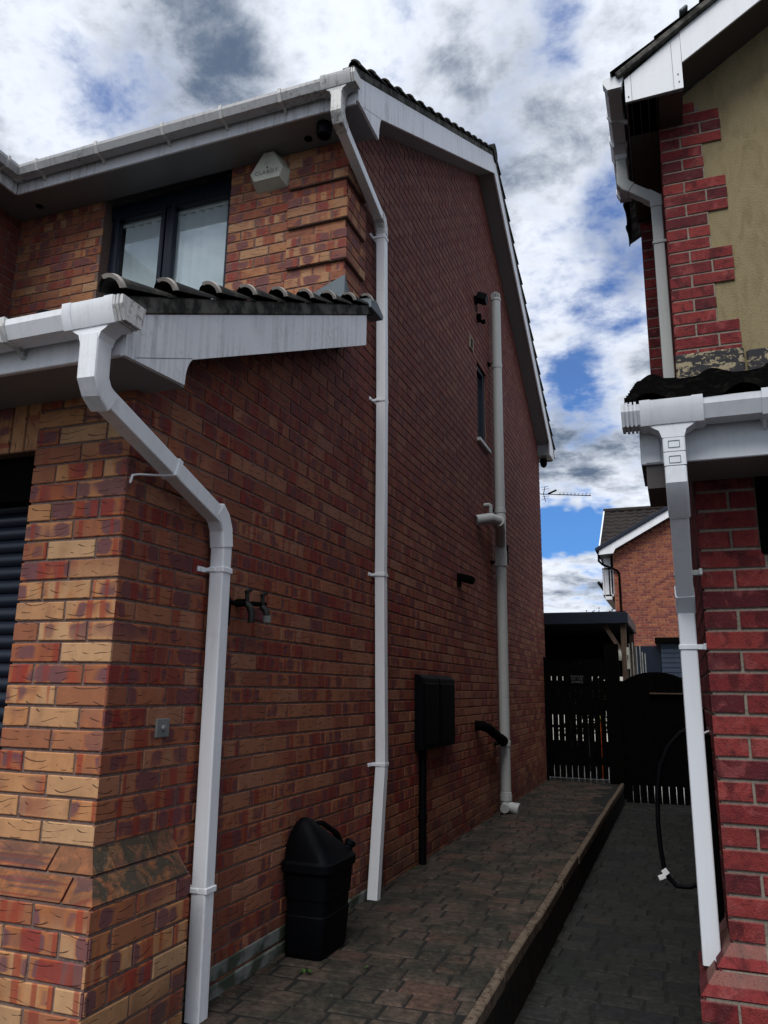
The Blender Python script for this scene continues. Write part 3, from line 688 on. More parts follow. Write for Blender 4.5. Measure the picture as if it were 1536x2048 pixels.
r_ = MB(); r_.add([(.20, -.29, gt(-.29)-.01), (-3.6, -.29, gt(-.29)-.01), (-3.6, 1.88, gt(1.88)-.01), (.20, 1.88, gt(1.88)-.01)], [[0, 1, 2, 3]]); r_.build('roof_underlay', 'matt_black', gr)
r_ = MB(); r_.prism([(0, -.035), (.20, -.030), (.21, .0), (.09, .045), (.0, .030)], (.145, 1.80, 3.548), Yv, Z, X, .085); r_.build('end_cap', 'lead', gr)
r_ = MB(); r_.prism([(-.43, 3.60), (.024, 3.79), (.024, 3.56), (-.43, 3.54)], (0, FY-.034, 0), X, Z, -Yv, .01); r_.prism([(0, 3.79), (.16, 3.62), (.16, 3.58), (0, 3.56)], (.024, FY-.044, 0), Yv, Z, X, .006); r_.build('flashing', 'lead', gr)
# garage fascia, soffit, bargeboard
f_ = MB(); f_._box([-3.6, -.30, 2.295], [.182, -.278, 2.45], .003, 0, None); f_.build('fascia', 'upvc', LH)
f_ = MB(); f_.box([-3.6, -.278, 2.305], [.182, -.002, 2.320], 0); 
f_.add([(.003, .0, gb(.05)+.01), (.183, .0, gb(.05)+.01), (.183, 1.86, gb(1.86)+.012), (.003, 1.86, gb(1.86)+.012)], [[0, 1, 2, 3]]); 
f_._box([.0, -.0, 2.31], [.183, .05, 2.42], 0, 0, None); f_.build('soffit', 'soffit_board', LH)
f_ = MB(); bp = [(-.305, 2.288), (.03, 2.312), (.032, 2.352), (.040, 2.385), (.052, 2.410), (.068, 2.430), (1.80, 3.262), (1.80, 3.472), (-.305, gt(-.305))]
f_.prism(bp, (.183, 0, 0), Yv, Z, X, .018); bb = f_.build('bargeboard', 'upvc_streaked', LH)
f_ = MB(); f_.obox((.2005, -.09, 2.368), (.002, .34, .0025), (X, (0, .923, .385), (0, -.385, .923))); f_.build('crack', 'lead', bb)
# main roof
th = math.atan(.59); Su = V((0, cos(th), sin(th))); Nu = V((0, -sin(th), cos(th))); Sb = V((0, -cos(th), sin(th))); Nb = V((0, sin(th), cos(th)))
ut = lambda y: 5.02+.59*(y-1.60) if y < UE else 5.02+.59*(2*UE-y-1.60)
Of = V((.20, 1.50, ut(1.50)+.045)); Lu = (UE-1.50)/cos(th)
r_ = MB(); tiles(r_, Of+V((-6.2, .03, -.052)), X, Su, Nu, 6.16, Lu, first=.05, seg=8, r=.026, th=.012); mr = r_.build('main_roof', 'tile_dark', LH)
Ob = V((.20, 2*UE-1.50, ut(1.50)+.045)); r_ = MB(); tiles(r_, Ob+V((-6.2, 0, 0)), X, Sb, Nb, 6.16, Lu, first=.05, seg=6); r_.build('rear_slope', 'tile_dark', mr)
r_ = MB(); rr_ = []; verge(r_, rr_, Of+V((.03, 0, 0))+Su*.06, Su, Nu, X, Lu-.06, .305, .042, .012); verge(r_, [], Ob+V((.03, 0, 0)), Sb, Nb, X, Lu, .305, .03); r_.build('verge_tiles', ['tile_dark', 'matt_black'], mr); [q.build('mortar_rim', 'cement', mr) for q in rr_]
r_ = MB(); r_.obox(Of+V((-.034, 0, 0))+Su*(Lu/2)+Nu*(-.02), (.08, Lu, .055), (X, Su, Nu), .004); r_.obox(Ob+V((-.034, 0, 0))+Sb*(Lu/2)+Nb*(-.02), (.08, Lu, .055), (X, Sb, Nb), .004); r_.build('verge_bedding', 'cement', mr)
r_ = MB(); r_.tube([(.22, UE, 7.47), (-6, UE, 7.47)], .11, 12); r_.build('ridge_tiles', 'tile_dark', mr)
r_ = MB(); r_.add([(.19, 1.6, ut(1.6)-.02), (-6, 1.6, ut(1.6)-.02), (-6, UE, ut(UE)-.02), (.19, UE, ut(UE)-.02), (.19, 9.8, ut(9.8)-.02), (-6, 9.8, ut(9.8)-.02)], [[0, 1, 2, 3], [3, 2, 5, 4]]); r_.build('roof_underlay', 'matt_black', mr)
# main barge and soffits
f_ = MB(); fb = [(1.588, 4.834), (1.952, 4.822), (1.957, 4.90), (1.972, 4.96), (1.990, 5.012), (UE, 7.202), (UE, ut(UE)), (1.588, ut(1.588))]
f_.prism(fb, (.183, 0, 0), Yv, Z, X, .018)
f_.prism([(2*UE-a, b) for a, b in fb], (.183, 0, 0), Yv, Z, X, .018)
bb = f_.build('bargeboard', 'upvc_streaked', LH)
f_ = MB(); f_.obox((.2005, 1.82, 4.925), (.002, .36, .003), (X, (0, .89, .45), (0, -.45, .89))); f_.build('board_joint', 'lead', bb)
f_ = MB()
def quad(mb, a, b, c, d, mi=0): mb.add([a, b, c, d], [[0, 1, 2, 3]], mi)
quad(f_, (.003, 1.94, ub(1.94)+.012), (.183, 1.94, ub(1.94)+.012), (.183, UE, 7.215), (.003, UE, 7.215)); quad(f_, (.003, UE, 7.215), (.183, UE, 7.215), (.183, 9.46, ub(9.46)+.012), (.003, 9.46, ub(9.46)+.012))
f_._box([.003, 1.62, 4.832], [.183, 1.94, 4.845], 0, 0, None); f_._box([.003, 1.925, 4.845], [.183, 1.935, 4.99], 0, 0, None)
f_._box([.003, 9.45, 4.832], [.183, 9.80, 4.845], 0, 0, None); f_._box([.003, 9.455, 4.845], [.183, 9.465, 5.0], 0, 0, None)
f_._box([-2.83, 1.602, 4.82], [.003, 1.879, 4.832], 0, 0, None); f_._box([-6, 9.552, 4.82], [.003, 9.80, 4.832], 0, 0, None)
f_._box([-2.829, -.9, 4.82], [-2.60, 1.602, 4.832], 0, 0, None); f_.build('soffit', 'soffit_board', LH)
f_ = MB(); f_._box([-2.58, 1.586, 4.815], [.183, 1.604, 5.0], .003, 0, None); f_._box([-2.60, -.92, 4.815], [-2.58, 1.586, 5.0], .003, 0, None); f_._box([-6, 9.80, 4.815], [.183, 9.818, 5.0], .003, 0, None); f_.each('fascia', 'upvc_streaked', LH)
# wing roof, sloping away from its eave
aw = math.atan(.6); Sw = V((-cos(aw), 0, sin(aw))); Nw = V((sin(aw), 0, cos(aw))); r_ = MB(); tiles(r_, (-2.56, -.95, 4.99), Yv, Sw, Nw, 2.6, 3.6, first=.0, seg=6, r=.02, th=.01)
r_.add([(-2.58, -.9, 5.0), (-2.58, 1.6, 5.0), (-5.5, 1.6, 6.75), (-5.5, -.9, 6.75), (-5.5, -.9, 4.8), (-2.58, -.9, 4.82)], [[0, 1, 2, 3], [0, 3, 4, 5]]); r_.build('wing_roof', 'tile_dark', LH)

# ---------------------------------------------------------------- gutters (squareline section) and downpipes
GP = [(0, 0), (.020, -.068), (.092, -.068), (.112, -.022), (.112, -.0), (.106, .004), (.106, -.004), (.088, -.062), (.024, -.062), (.006, .004), (0, .004)]
GS = [(0, .002), (.016, -.072), (.094, -.072), (.116, -.024), (.116, .006), (0, .006)]
def gutter(name, P0, D, out, length, mat, jm, parent, brackets, joints, outlets=(), caps=(True, True), label=None):
    """P0 back-top corner, D direction along, out = direction away from the fascia"""
    P0, D, out = V(P0), V(D), V(out)
    mb = MB(); mb.prism(GP, P0, out, Z, D, length); g_ = mb.build(name, mat, parent, label=label)
    mb = MB()
    for a, w in joints: mb.prism(GS, P0+D*(a-w/2)+Z*.0015, out, Z, D, w)
    if mb.v: mb.build('joint', jm, g_)
    for i, a in enumerate(caps):
        if a:
            mb = MB(); s = -.006 if i == 0 else length-.004
            mb.prism([(0, .004), (.016, -.073), (.094, -.073), (.117, -.024), (.117, .007), (0, .007)], P0+D*s, out, Z, D, .010)
            for q in (.010, .024, .038): mb.prism([(0, .005), (.014, -.0745), (.097, -.0745), (.1185, -.025), (.1185, .0085), (0, .0085)], P0+D*((q if i == 0 else length-q-.008)), out, Z, D, .008)
            mb.build('end_cap', jm if name != 'gutter_r' else mat, g_)
    for a in brackets:
        mb = MB(); mb.prism([(0, -.004), (.014, -.075), (.096, -.075), (.118, -.025), (.118, .009), (.10, .009), (.10, .003), (0, .003)], P0+D*(a-.011), out, Z, D, .022)
        mb.prism([(0, -.075), (.0, -.10), (.010, -.10), (.05, -.075)], P0+D*(a-.006), out, Z, D, .012); mb.build('gutter_bracket', jm, g_)
    for a in outlets:
        mb = MB(); mb.prism([(0, .003), (.014, -.076), (.098, -.076), (.119, -.024), (.119, .008), (0, .008)], P0+D*(a-.075), out, Z, D, .15)
        c = P0+out*.058+D*a; mb.prism([(-.11, -.075), (-.075, -.080), (-.045, -.098), (-.036, -.125), (.036, -.125), (.045, -.098), (.075, -.080), (.11, -.075)], c-out*.036, D, Z, out, .072)
        for s in (-.085, .085): mb.prism([(0, .006), (.012, -.078), (.100, -.078), (.121, -.026), (.121, .010), (0, .010)], P0+D*(a+s-.018), out, Z, D, .036)
        mb.build('outlet', mat, g_)
    return g_
# garage gutter runs left from its end cap over the path
gutter('gutter', (.262, -.30, 2.435), (-1, 0, 0), (0, -1, 0), 3.85, 'upvc', 'upvc_joint', LH, (.50, 1.15, 1.8, 2.5), (), (.135,))
gutter('gutter', (.215, 1.586, 4.965), (-1, 0, 0), (0, -1, 0), 2.72, 'upvc_gutter', 'upvc_joint', LH, (.52, .96, 1.42, 1.98, 2.52), (), (.125,), caps=(True, False))
gutter('gutter', (-2.58, 1.586, 4.965), (0, -1, 0), (1, 0, 0), 2.4, 'upvc_gutter', 'upvc_joint', LH, (.2, .9, 1.6), ((.06, .05),), (), caps=(False, True))
gutter('gutter', (.215, 9.82, 4.965), (-1, 0, 0), (0, 1, 0), 5.5, 'upvc_gutter', 'upvc_joint', LH, (1.0,), ())
def pipe_bracket(parent, x, y, z, side=-1, mat='upvc', wall_axis='x', wallx=.0, w=.067):
    mb = MB(); mb._box([x-w/2-.004, y-w/2-.004, z-.012], [x+w/2+.004, y+w/2+.004, z+.012], .003, 0, None)
    mb._box([wallx+.0, y-w/2-.055, z-.012], [wallx+.012, y+w/2+.002, z+.010], .002, 0, None); mb._box([wallx+.006, y-w/2-.0075, z-.008], [x, y-w/2+.002, z+.008], .001, 0, None)
    mb.tube([(wallx+.010, y-w/2-.040, z), (wallx+.016, y-w/2-.040, z)], .006, 8); mb.build('pipe_bracket', mat, parent)
def collar(mb, p, d, w, ln=.0, c=.01):
    d = V(d).normalized(); p = V(p); mb.sq([p-d*ln/2, p+d*ln/2], w, c=c)
# downpipe 1 (garage corner, over the plinth)
px, py = .062, .585
mb = MB(); A = V((.128, -.362, 2.315)); B = V((.128, -.362, 2.215)); Cc = V((px, .552, 1.885)); Dd = V((px, .562, 1.80)); E = V((px, py, -.01))
mb.sq([A, B+V((0, .004, -.02)), B+V((-.003, .03, -.058)), Cc+V((.004, -.035, .035)), Cc+V((0, -.004, -.012)), Dd, E], .065, c=.005, hint=(0, -1, 0)); dp = mb.build('downpipe', 'upvc', LH, label='white square downpipe offset from the garage gutter')
mb = MB(); mb.sq([A+V((0, 0, .02)), B+V((0, .004, -.02)), B+V((-.003, .028, -.056)), B+V((-.008, .075, -.085))], .074, c=.008, hint=(0, -1, 0)); mb.sq([Cc+V((.006, -.075, .062)), Cc+V((.003, -.03, .030)), Cc+V((0, -.002, -.012)), Dd+V((0, 0, -.0))], .074, c=.008, hint=(0, -1, 0)); mb.each('elbow', 'upvc', dp)
pipe_bracket(dp, px, .565, 1.70); pipe_bracket(dp, px, .582, .452)
mb = MB(); a_ = V((.0925, .135, 2.027)); dd = V((-.059, .849, -.237)).normalized(); mb.sq([a_-dd*.012, a_+dd*.012], .076, c=.006); mb.sweep([a_+V((-.03, -.02, -.03)), V((.02, .04, 1.985)), V((.006, .02, 1.978)), V((.006, .01, 1.945))], [(-.009, -.003), (.009, -.003), (.009, .003), (-.009, .003)]); mb.build('pipe_bracket', 'upvc', dp)
mb = MB(); cdn = (Cc-B).normalized()
# downpipe 2 (tall)
py2 = 2.47; px2 = .062
mb = MB(); A = V((.090, 1.528, 4.845)); B = V((.090, 1.528, 4.73)); Cc = V((px2, 2.39, 4.475)); 
mb.sq([A, B, B+V((-.001, .028, -.045)), Cc+V((.003, -.04, .018)), Cc+V((0, .0, -.03)), V((px2, 2.40, 4.3)), V((px2+.004, 2.44, 3.15)), V((px2, 2.475, 1.95)), V((px2+.003, 2.53, .76)), V((px2, 2.43, .0))], .065, c=.005, hint=(0, -1, 0)); dp = mb.build('downpipe', 'upvc', LH, label='tall white square downpipe from the upper gutter down the side wall')
mb = MB(); mb.sq([A+V((0, 0, .02)), B, B+V((-.001, .028, -.045)), B+V((-.002, .085, -.062))], .074, c=.008, hint=(0, -1, 0)); mb.sq([Cc+V((.004, -.08, .03)), Cc+V((.002, -.03, .016)), Cc+V((0, .0, -.03)), V((px2, 2.395, 4.40))], .074, c=.008, hint=(0, -1, 0)); mb.each('elbow', 'upvc_joint', dp)
for yy, zz in ((2.397, 4.37), (2.44, 3.15), (2.475, 1.95), (2.53, .76)): pipe_bracket(dp, px2, yy, zz)
# soil pipe
mb = MB(); sx, sy = .095, 6.11; mb.tube([(sx, sy, .10), (sx, sy, 5.79)], .055, 24); sp = mb.build('soil_pipe', 'upvc_grey', LH, label='round grey soil vent pipe on the side wall')
mb = MB(); mb.lathe([(.055, 0), (.062, .004), (.062, .03), (.056, .034)], (sx, sy, 5.76)); 
for i in range(16):
    a = 2*pi*i/16; mb.tube([(sx+.05*cos(a), sy+.05*sin(a), 5.79), (sx+.05*cos(a), sy+.05*sin(a), 5.85), (sx+.02*cos(a), sy+.02*sin(a), 5.875)], .005, 5)
mb.build('vent_cage', 'upvc_grey', sp)
mb = MB()
for z_, r_2, l in ((4.90, .060, .05), (3.16, .061, .05), (2.56, .067, .17), (2.66, .062, .14), (.66, .062, .05), (.12, .064, .06), (.17, .060, .03)): mb.lathe([(.055, -.004), (r_2, 0), (r_2, l), (.055, l+.004)], (sx, sy, z_), n=24)
mb.lathe([(.057, 0), (.060, .02), (.060, .33), (.056, .35)], (sx, sy, 2.80), n=24); mb.each('collar', 'upvc_grey', sp)
mb = MB()
for z_ in (4.93, 3.18, 2.60, .68): mb._box([0, sy-.13, z_-.012], [.03, sy-.04, z_+.012], .003, 0, None); mb.tube([(0.02, sy-.10, z_), (.05, sy-.10, z_)], .01, 8)
mb._box([.14, sy+.02, 2.58], [.17, sy+.06, 2.80], .01, 0, None); mb.each('pipe_clip', 'matt_black', sp)
mb = MB(); mb.tube([(0, 5.36, 2.93), (.13, 5.46, 2.965), (.19, 5.60, 2.955), (.15, 5.85, 2.90), (.11, 6.03, 2.84), (.10, 6.09, 2.80)], .055, 18); mb.tube([(.19, 5.56, 2.957), (.17, 5.70, 2.94)], .062, 18); mb.build('branch_pipe', 'upvc_grey', sp)
mb = MB(); mb.tube([(0, 5.72, 3.17), (.05, 5.725, 3.175), (.07, 5.74, 3.16), (.07, 5.745, 3.10), (.075, 5.78, 3.07), (.095, 6.02, 3.05)], .021, 18); mb.build('waste_pipe', 'upvc_grey', sp)
mb = MB(); mb.tube([(0, 5.20, .90), (.06, 5.24, .895), (.10, 5.32, .875), (.10, 5.98, .72)], .045, 16); mb.tube([(.10, 5.90, .738), (.10, 6.0, .715)], .054, 16); mb.build('black_branch_pipe', 'matt_black', sp)
mb = MB(); mb.tube([(sx, sy, .16), (sx, sy, .085), (sx+.03, sy-.01, .06), (sx+.12, sy-.02, .045)], .055, 18); mb.tube([(sx, sy-.04, .07), (sx+.01, sy-.13, .055)], .045, 16); mb.tube([(sx+.10, sy-.02, .047), (sx+.14, sy-.025, .04)], .062, 18); mb.build('pipe_shoe', 'upvc_grey', sp)

# ================================================================= THINGS ON THE LEFT HOUSE
# alarm box
al = thing('alarm_box', 'cream triangular alarm box on the brick wall beside the upstairs window', 'alarm box', (-.56, 1.88, 4.6))
ft = [(-.59, 4.81), (-.515, 4.81), (-.437, 4.668), (-.462, 4.603), (-.655, 4.603), (-.686, 4.664)]
bk = [(-.625, 4.80), (-.48, 4.80), (-.392, 4.655), (-.432, 4.56), (-.668, 4.56), (-.722, 4.662)]
mb = MB(); vs = [(a, 1.80, b) for a, b in ft]+[(a, 1.879, b) for a, b in bk]
mb.add(vs, [[5, 4, 3, 2, 1, 0]]+[[i, (i+1) % 6, 6+(i+1) % 6, 6+i] for i in range(6)]); mb.build('cover', 'cream', al, smooth=False)
def text(name, s, loc, size, mat, parent, rot, ext=.0008, align='CENTER'):
    cu = bpy.data.curves.new(name, 'FONT'); cu.body = s; cu.size = size; cu.extrude = ext; cu.align_x = align; cu.align_y = 'CENTER'; cu.space_character = 1.25
    o = bpy.data.objects.new(name, cu); C.objects.link(o); o.rotation_euler = rot; o.location = loc
    dg = bpy.context.evaluated_depsgraph_get(); me = bpy.data.meshes.new_from_object(o.evaluated_get(dg)); bpy.data.objects.remove(o)
    o = bpy.data.objects.new(name, me); C.objects.link(o); me.materials.clear(); me.materials.append(MATS[mat])
    o.parent = parent; o.location = V(loc)-parent.location; o.rotation_euler = rot; return o
simple('faint_letter', (.16, .18, .16), .6)
text('lettering', 'CLARDY', (-.562, 1.7988, 4.657), .040, 'faint_letter', al, (radians(90), 0, 0))
mb = MB(); mb.tube([(-.556, 1.80, 4.69), (-.556, 1.796, 4.69)], .005, 10); mb.each('screw', 'matt_black', al)
# soffit lights and camera
mb = MB(); mb.lathe([(.050, 0), (.052, -.02), (.052, -.06), (.045, -.085), (.02, -.10)], (-.085, 1.70, 4.82), n=20); tag(mb.build('dome_camera', 'black_plastic'), 'black dome camera under the front soffit near the gable corner', 'camera')
mb = MB(); mb.lathe([(.026, 0), (.028, -.006), (.018, -.008)], (-.24, 1.78, 4.82), n=16); tag(mb.build('soffit_spotlight', 'black_plastic'), 'small black soffit spotlight between the dome camera and the alarm box', 'spotlight')
mb = MB(); mb.lathe([(.026, 0), (.028, -.006), (.018, -.008)], (-2.53, 1.76, 4.82), n=16); tag(mb.build('soffit_spotlight', 'black_plastic'), 'small black soffit spotlight at the inner corner left of the upstairs window', 'spotlight')
mb = MB(); mb.lathe([(.055, 0), (.057, -.03), (.055, -.07), (.04, -.11), (.015, -.13)], (.06, 9.68, 4.82), n=20); tag(mb.build('dome_camera', 'black_plastic'), 'black dome camera hanging under the rear eave at the far end of the gable', 'camera')
# bell push
bl = thing('doorbell', 'square grey bell plate with a steel button on the garage side wall', 'doorbell', (0.005, .315, 1.066))
mb = MB(); mb._box([.004, .276, 1.032], [.014, .354, 1.10], .002, 0, None); mb.build('plate', 'bell_plate', bl)
mb = MB(); mb.lathe([(.012, 0), (.012, .006), (.008, .009), (.003, .010)], (.014, .315, 1.066), axis=(1, 0, 0), n=16); mb.build('button', 'steel', bl)
# outside taps
tp = thing('outdoor_tap', 'black double outside tap on the side wall right of the garage downpipe', 'tap', (.0, .8, 1.57))
mb = MB(); mb.tube([(.05, .66, 1.575), (.055, .97, 1.60)], .011, 10)
mb.tube([(.0, .80, 1.59), (.055, .80, 1.59)], .018, 12); mb.tube([(.03, .655, 1.62), (.05, .655, 1.585), (.05, .65, 1.48)], .016, 10); mb.build('manifold', 'matt_black', tp)
for yy in (.80, .94):
    mb = MB(); mb.tube([(.055, yy, 1.585), (.075, yy-.0, 1.57), (.085, yy, 1.545), (.085, yy, 1.50 if yy < .9 else 1.535)], .015, 12); mb.tube([(.06, yy, 1.59), (.058, yy, 1.635)], .010, 10)
    mb.obox((.058, yy+.012, 1.645), (.014, .055, .016), (X, (0, .9, .35), (0, -.35, .9)), .003); v_ = mb.build('valve', 'brass', tp)
mb = MB(); mb.tube([(.085, .94, 1.545), (.085, .945, 1.515)], .019, 12); mb.build('hose_connector', 'bell_plate', tp)
# small wall light
wl = thing('wall_light', 'small black lamp on the side wall between downpipe and soil pipe', 'wall light', (0, 4.6, 2.2))
mb = MB(); mb._box([.004, 4.58, 2.15], [.022, 4.68, 2.27], .004, 0, None); mb.build('bracket', 'matt_black', wl); mb = MB(); mb.obox((.075, 4.66, 2.225), (.13, .12, .07), ((.9, .1, -.25), (0, 1, 0), (.25, 0, .95)), .012); mb.build('lamp_head', 'matt_black', wl)
# security floodlight with sensor
fl = thing('security_light', 'black floodlight with a motion sensor, high on the gable beside the soil pipe top', 'floodlight', (0, 5.45, 5.4))
mb = MB(); mb._box([.004, 5.38, 5.40], [.03, 5.46, 5.48], .004, 0, None); mb.obox((.085, 5.44, 5.46), (.11, .14, .085), ((.85, .1, -.35), (-.1, 1, 0), (.35, 0, .9)), .01); mb.build('lamp_head', 'black_plastic', fl)
mb = MB(); mb.tube([(.02, 5.47, 5.40), (.012, 5.49, 5.33)], .006, 6); mb._box([.004, 5.50, 5.24], [.05, 5.57, 5.32], .006, 0, None); mb.obox((.065, 5.56, 5.24), (.05, .05, .04), b=.008); mb.build('sensor', 'matt_black', fl)
vt = thing('wall_vent', 'small cream overflow vent above the narrow side window', 'vent', (0, 5.22, 4.84))
mb = MB(); frame_ = [((.004, 5.14, 4.76), (.02, 5.155, 4.90)), ((.004, 5.265, 4.76), (.02, 5.28, 4.90)), ((.004, 5.155, 4.885), (.02, 5.265, 4.90)), ((.004, 5.155, 4.76), (.02, 5.265, 4.775))]
for a, b_ in frame_: mb._box(list(a), list(b_), .003, 0, None)
mb.build('vent_frame', 'dirty_cream', vt); mb = MB(); mb._box([.004, 5.155, 4.775], [.010, 5.265, 4.885], 0, 0, None)
for i in range(4): mb.obox((.013, 5.21, 4.79+i*.027), (.010, .11, .004), ((.8, 0, -.6), Yv, (.6, 0, .8)))
mb.build('vent_slats', 'soffit_brown', vt)
# meter boxes
def meter(ya, yb, label):
    t_ = thing('meter_box', label, 'meter box', (0, (ya+yb)/2, .79), 'meter boxes on the side wall')
    mb = MB(); mb.prism([(0, .79), (0, 1.335), (.03, 1.332), (.066, 1.308), (.070, 1.29), (.070, .79)], (.003, ya, 0), X, Z, Yv, yb-ya); mb.build('housing', 'black_plastic', t_)
    mb = MB(); mb._box([.0735, ya+.02, .82], [.080, yb-.02, 1.27], .003, 0, None); d_ = mb.build('door', 'black_plastic', t_)
    mb = MB(); mb.tube([(.078, yb-.06, 1.05), (.084, yb-.06, 1.05)], .012, 12); mb.build('lock', 'black_plastic', d_)
meter(3.36, 3.77, 'black meter box on the side wall, the one nearer the tall white downpipe'); meter(3.79, 4.23, 'black meter box on the side wall, the one nearer the soil pipe')
mb = MB(); mb.tube([(.035, 3.47, .79), (.035, 3.47, -.01)], .028, 14); mb.tube([(.035, 3.47, .30), (.035, 3.47, .34)], .034, 14); tag(mb.build('cable_duct', 'black_plastic'), 'black duct running from the first meter box down into the path', 'duct')
# television aerial on the back wall
ta = thing('television_aerial', 'television aerial reaching out behind the far corner of the brick house', 'aerial', (-.12, 9.6, 4.3))
mb = MB(); mb.tube([(-.10, 9.55, 4.12), (-.10, 9.92, 4.12), (-.10, 9.95, 4.15), (-.10, 9.95, 4.50)], .014, 10); mb.build('mast', 'steel', ta)
mb = MB(); mb.tube([(-.12, 9.95, 4.34), (.74, 9.95, 4.245)], .007, 8); mb.build('boom', 'matt_black', ta)
mb = MB()
for i in range(9):
    q = .26+i*.058; mb.tube([(q, 9.90, 4.345-q*.11-.0), (q+.012, 10.0, 4.365-q*.11)], .0035, 6); mb.obox((q, 9.95, 4.33-q*.11), (.012, .012, .02))
mb.each('director_rod', 'matt_black', ta)
mb = MB()
for z_, a in ((4.40, .03), (4.44, .02), (4.28, .03), (4.24, .02)):
    mb.tube([(a-.04, 9.87, z_-.02), (a+.05, 10.02, z_+.03)], .0035, 6)
mb.tube([(-.0, 9.95, 4.33), (.03, 9.95, 4.45)], .006, 6); mb.tube([(-.0, 9.95, 4.33), (.03, 9.95, 4.20)], .006, 6); mb.obox((.14, 9.95, 4.35), (.15, .03, .025), ((.9, .1, .4), Yv, (-.4, 0, .9)), .004); mb.build('reflector', 'matt_black', ta)
# container on the path
jc = thing('plastic_container', 'black plastic container with a carry handle leaning by the wall on the path', 'container', (.14, 1.47, 0))
def ringr(cx, cy, z, w, d, r, n=5, tilt=0):
    pts = []
    for sx_, sy_, a0 in ((1, -1, -pi/2), (1, 1, 0), (-1, 1, pi/2), (-1, -1, pi)):
        for i in range(n):
            a = a0+pi/2*i/(n-1); x_ = cx+sx_*(w/2-r)+r*cos(a); y_ = cy+sy_*(d/2-r)+r*sin(a); pts.append((x_, y_, z+tilt*(y_-cy)))
    return pts
mb = MB(); rs = [(.135, 1.475, .003, .19, .29, .03, 0), (.135, 1.475, .02, .20, .31, .035, 0), (.14, 1.48, .18, .215, .325, .04, 0), (.14, 1.48, .185, .207, .317, .04, 0), (.14, 1.48, .25, .212, .322, .04, 0), (.14, 1.48, .255, .222, .332, .04, 0), (.14, 1.48, .36, .235, .345, .045, 0), (.14, 1.48, .375, .262, .372, .05, 0), (.14, 1.48, .41, .264, .374, .05, 0), (.14, 1.48, .422, .245, .35, .05, 0), (.125, 1.45, .48, .215, .29, .07, -.05), (.115, 1.42, .535, .155, .21, .06, -.14), (.11, 1.395, .575, .10, .13, .045, -.2), (.108, 1.385, .60, .055, .07, .025, -.2), (.108, 1.385, .608, .02, .03, .01, -.2)]
rings = [ringr(*q[:6], tilt=q[6]) for q in rs]; n = len(rings[0]); vs = [v for r in rings for v in r]
fs = [[k*n+i, k*n+(i+1) % n, (k+1)*n+(i+1) % n, (k+1)*n+i] for k in range(len(rings)-1) for i in range(n)]+[list(range(n))[::-1], [(len(rings)-1)*n+i for i in range(n)]]
mb.add(vs, fs); mb.build('body', 'black_plastic', jc)
mb = MB(); mb.sweep([(.125, 1.40, .575), (.15, 1.47, .575), (.19, 1.56, .515), (.20, 1.60, .455), (.20, 1.605, .40)], [(-.016, -.009), (.016, -.009), (.02, 0), (.016, .009), (-.016, .009), (-.02, 0)]); mb.build('handle', 'black_plastic', jc)
mb = MB(); mb.lathe([(.026, 0), (.024, .05), (.028, .055), (.028, .075), (.010, .08)], (.215, 1.615, .405), axis=(.35, .3, .9), n=14); mb.build('spout', 'black_plastic', jc)
# weeds in the joints
def weed(x_, y_, n_, s_, label):
    mb = MB(); rg = random.Random(int(x_*100))
    for i in range(n_):
        a = rg.uniform(0, 2*pi); l = s_*rg.uniform(.6, 1.1); w = l*.22; hgt = l*rg.uniform(.15, .5); d1 = V((cos(a), sin(a), 0)); d2 = V((-sin(a), cos(a), 0)); o_ = V((x_, y_, .002))
        mb.add([o_, o_+d1*l*.5+d2*w+Z*hgt, o_+d1*l+Z*hgt*.5, o_+d1*l*.5-d2*w+Z*hgt], [[0, 1, 2, 3]])
    tag(mb.build('weed', 'leaf'), label, 'weed', 'weeds in the path joints')
weed(.23, 1.17, 7, .045, 'small green weed growing in the path right beside the black container'); weed(.45, 1.33, 5, .025, 'tiny green weed in the middle of the path'); weed(.03, 3.3, 6, .03, 'tiny weed at the foot of the wall beside the black duct')

# ================================================================= RIGHT HOUSE
RH = thing('rendered_house', 'red brick and cream rendered house at the right with white gutters and a gabled front', 'house', (1.962, .896, -.25))
rx, ry, uy = 1.962, .896, 2.086; RZB = .403
w = MB(); w._box([rx, ry, -.3], [5.5, ry+.25, 2.20], 0, 0, None); w._box([rx, ry+.25, -.3], [rx+.25, 9, 2.18], 0, 0, None)
bricks(w, (rx, ry, 0), X, Z, -Yv, 0, 24, lambda v: [(0, .20 if v > 1.722 else 1.6, True, False)], par=1, zb=RZB, seed=11, proud=.008, bev=.004)
bricks(w, (rx, ry, 0), Yv, Z, -X, -8, 33, lambda v: [(0 if v > .40 else .34, 7.5, v > .40, False)] if v < 2.2 else [((v-2.215)/.43+.60-ry, 7.5, False, False)], par=0, zb=RZB, seed=11, proud=.006, bev=.003)
w.build('lower_wall', ['mortar_light', 'red_brick'], RH, smooth=False)
w = MB(); w._box([2.166, ry-.012, 1.724], [2.9, ry+.02, 2.02], .004, 0, None); w.build('black_panel', 'matt_black', RH)
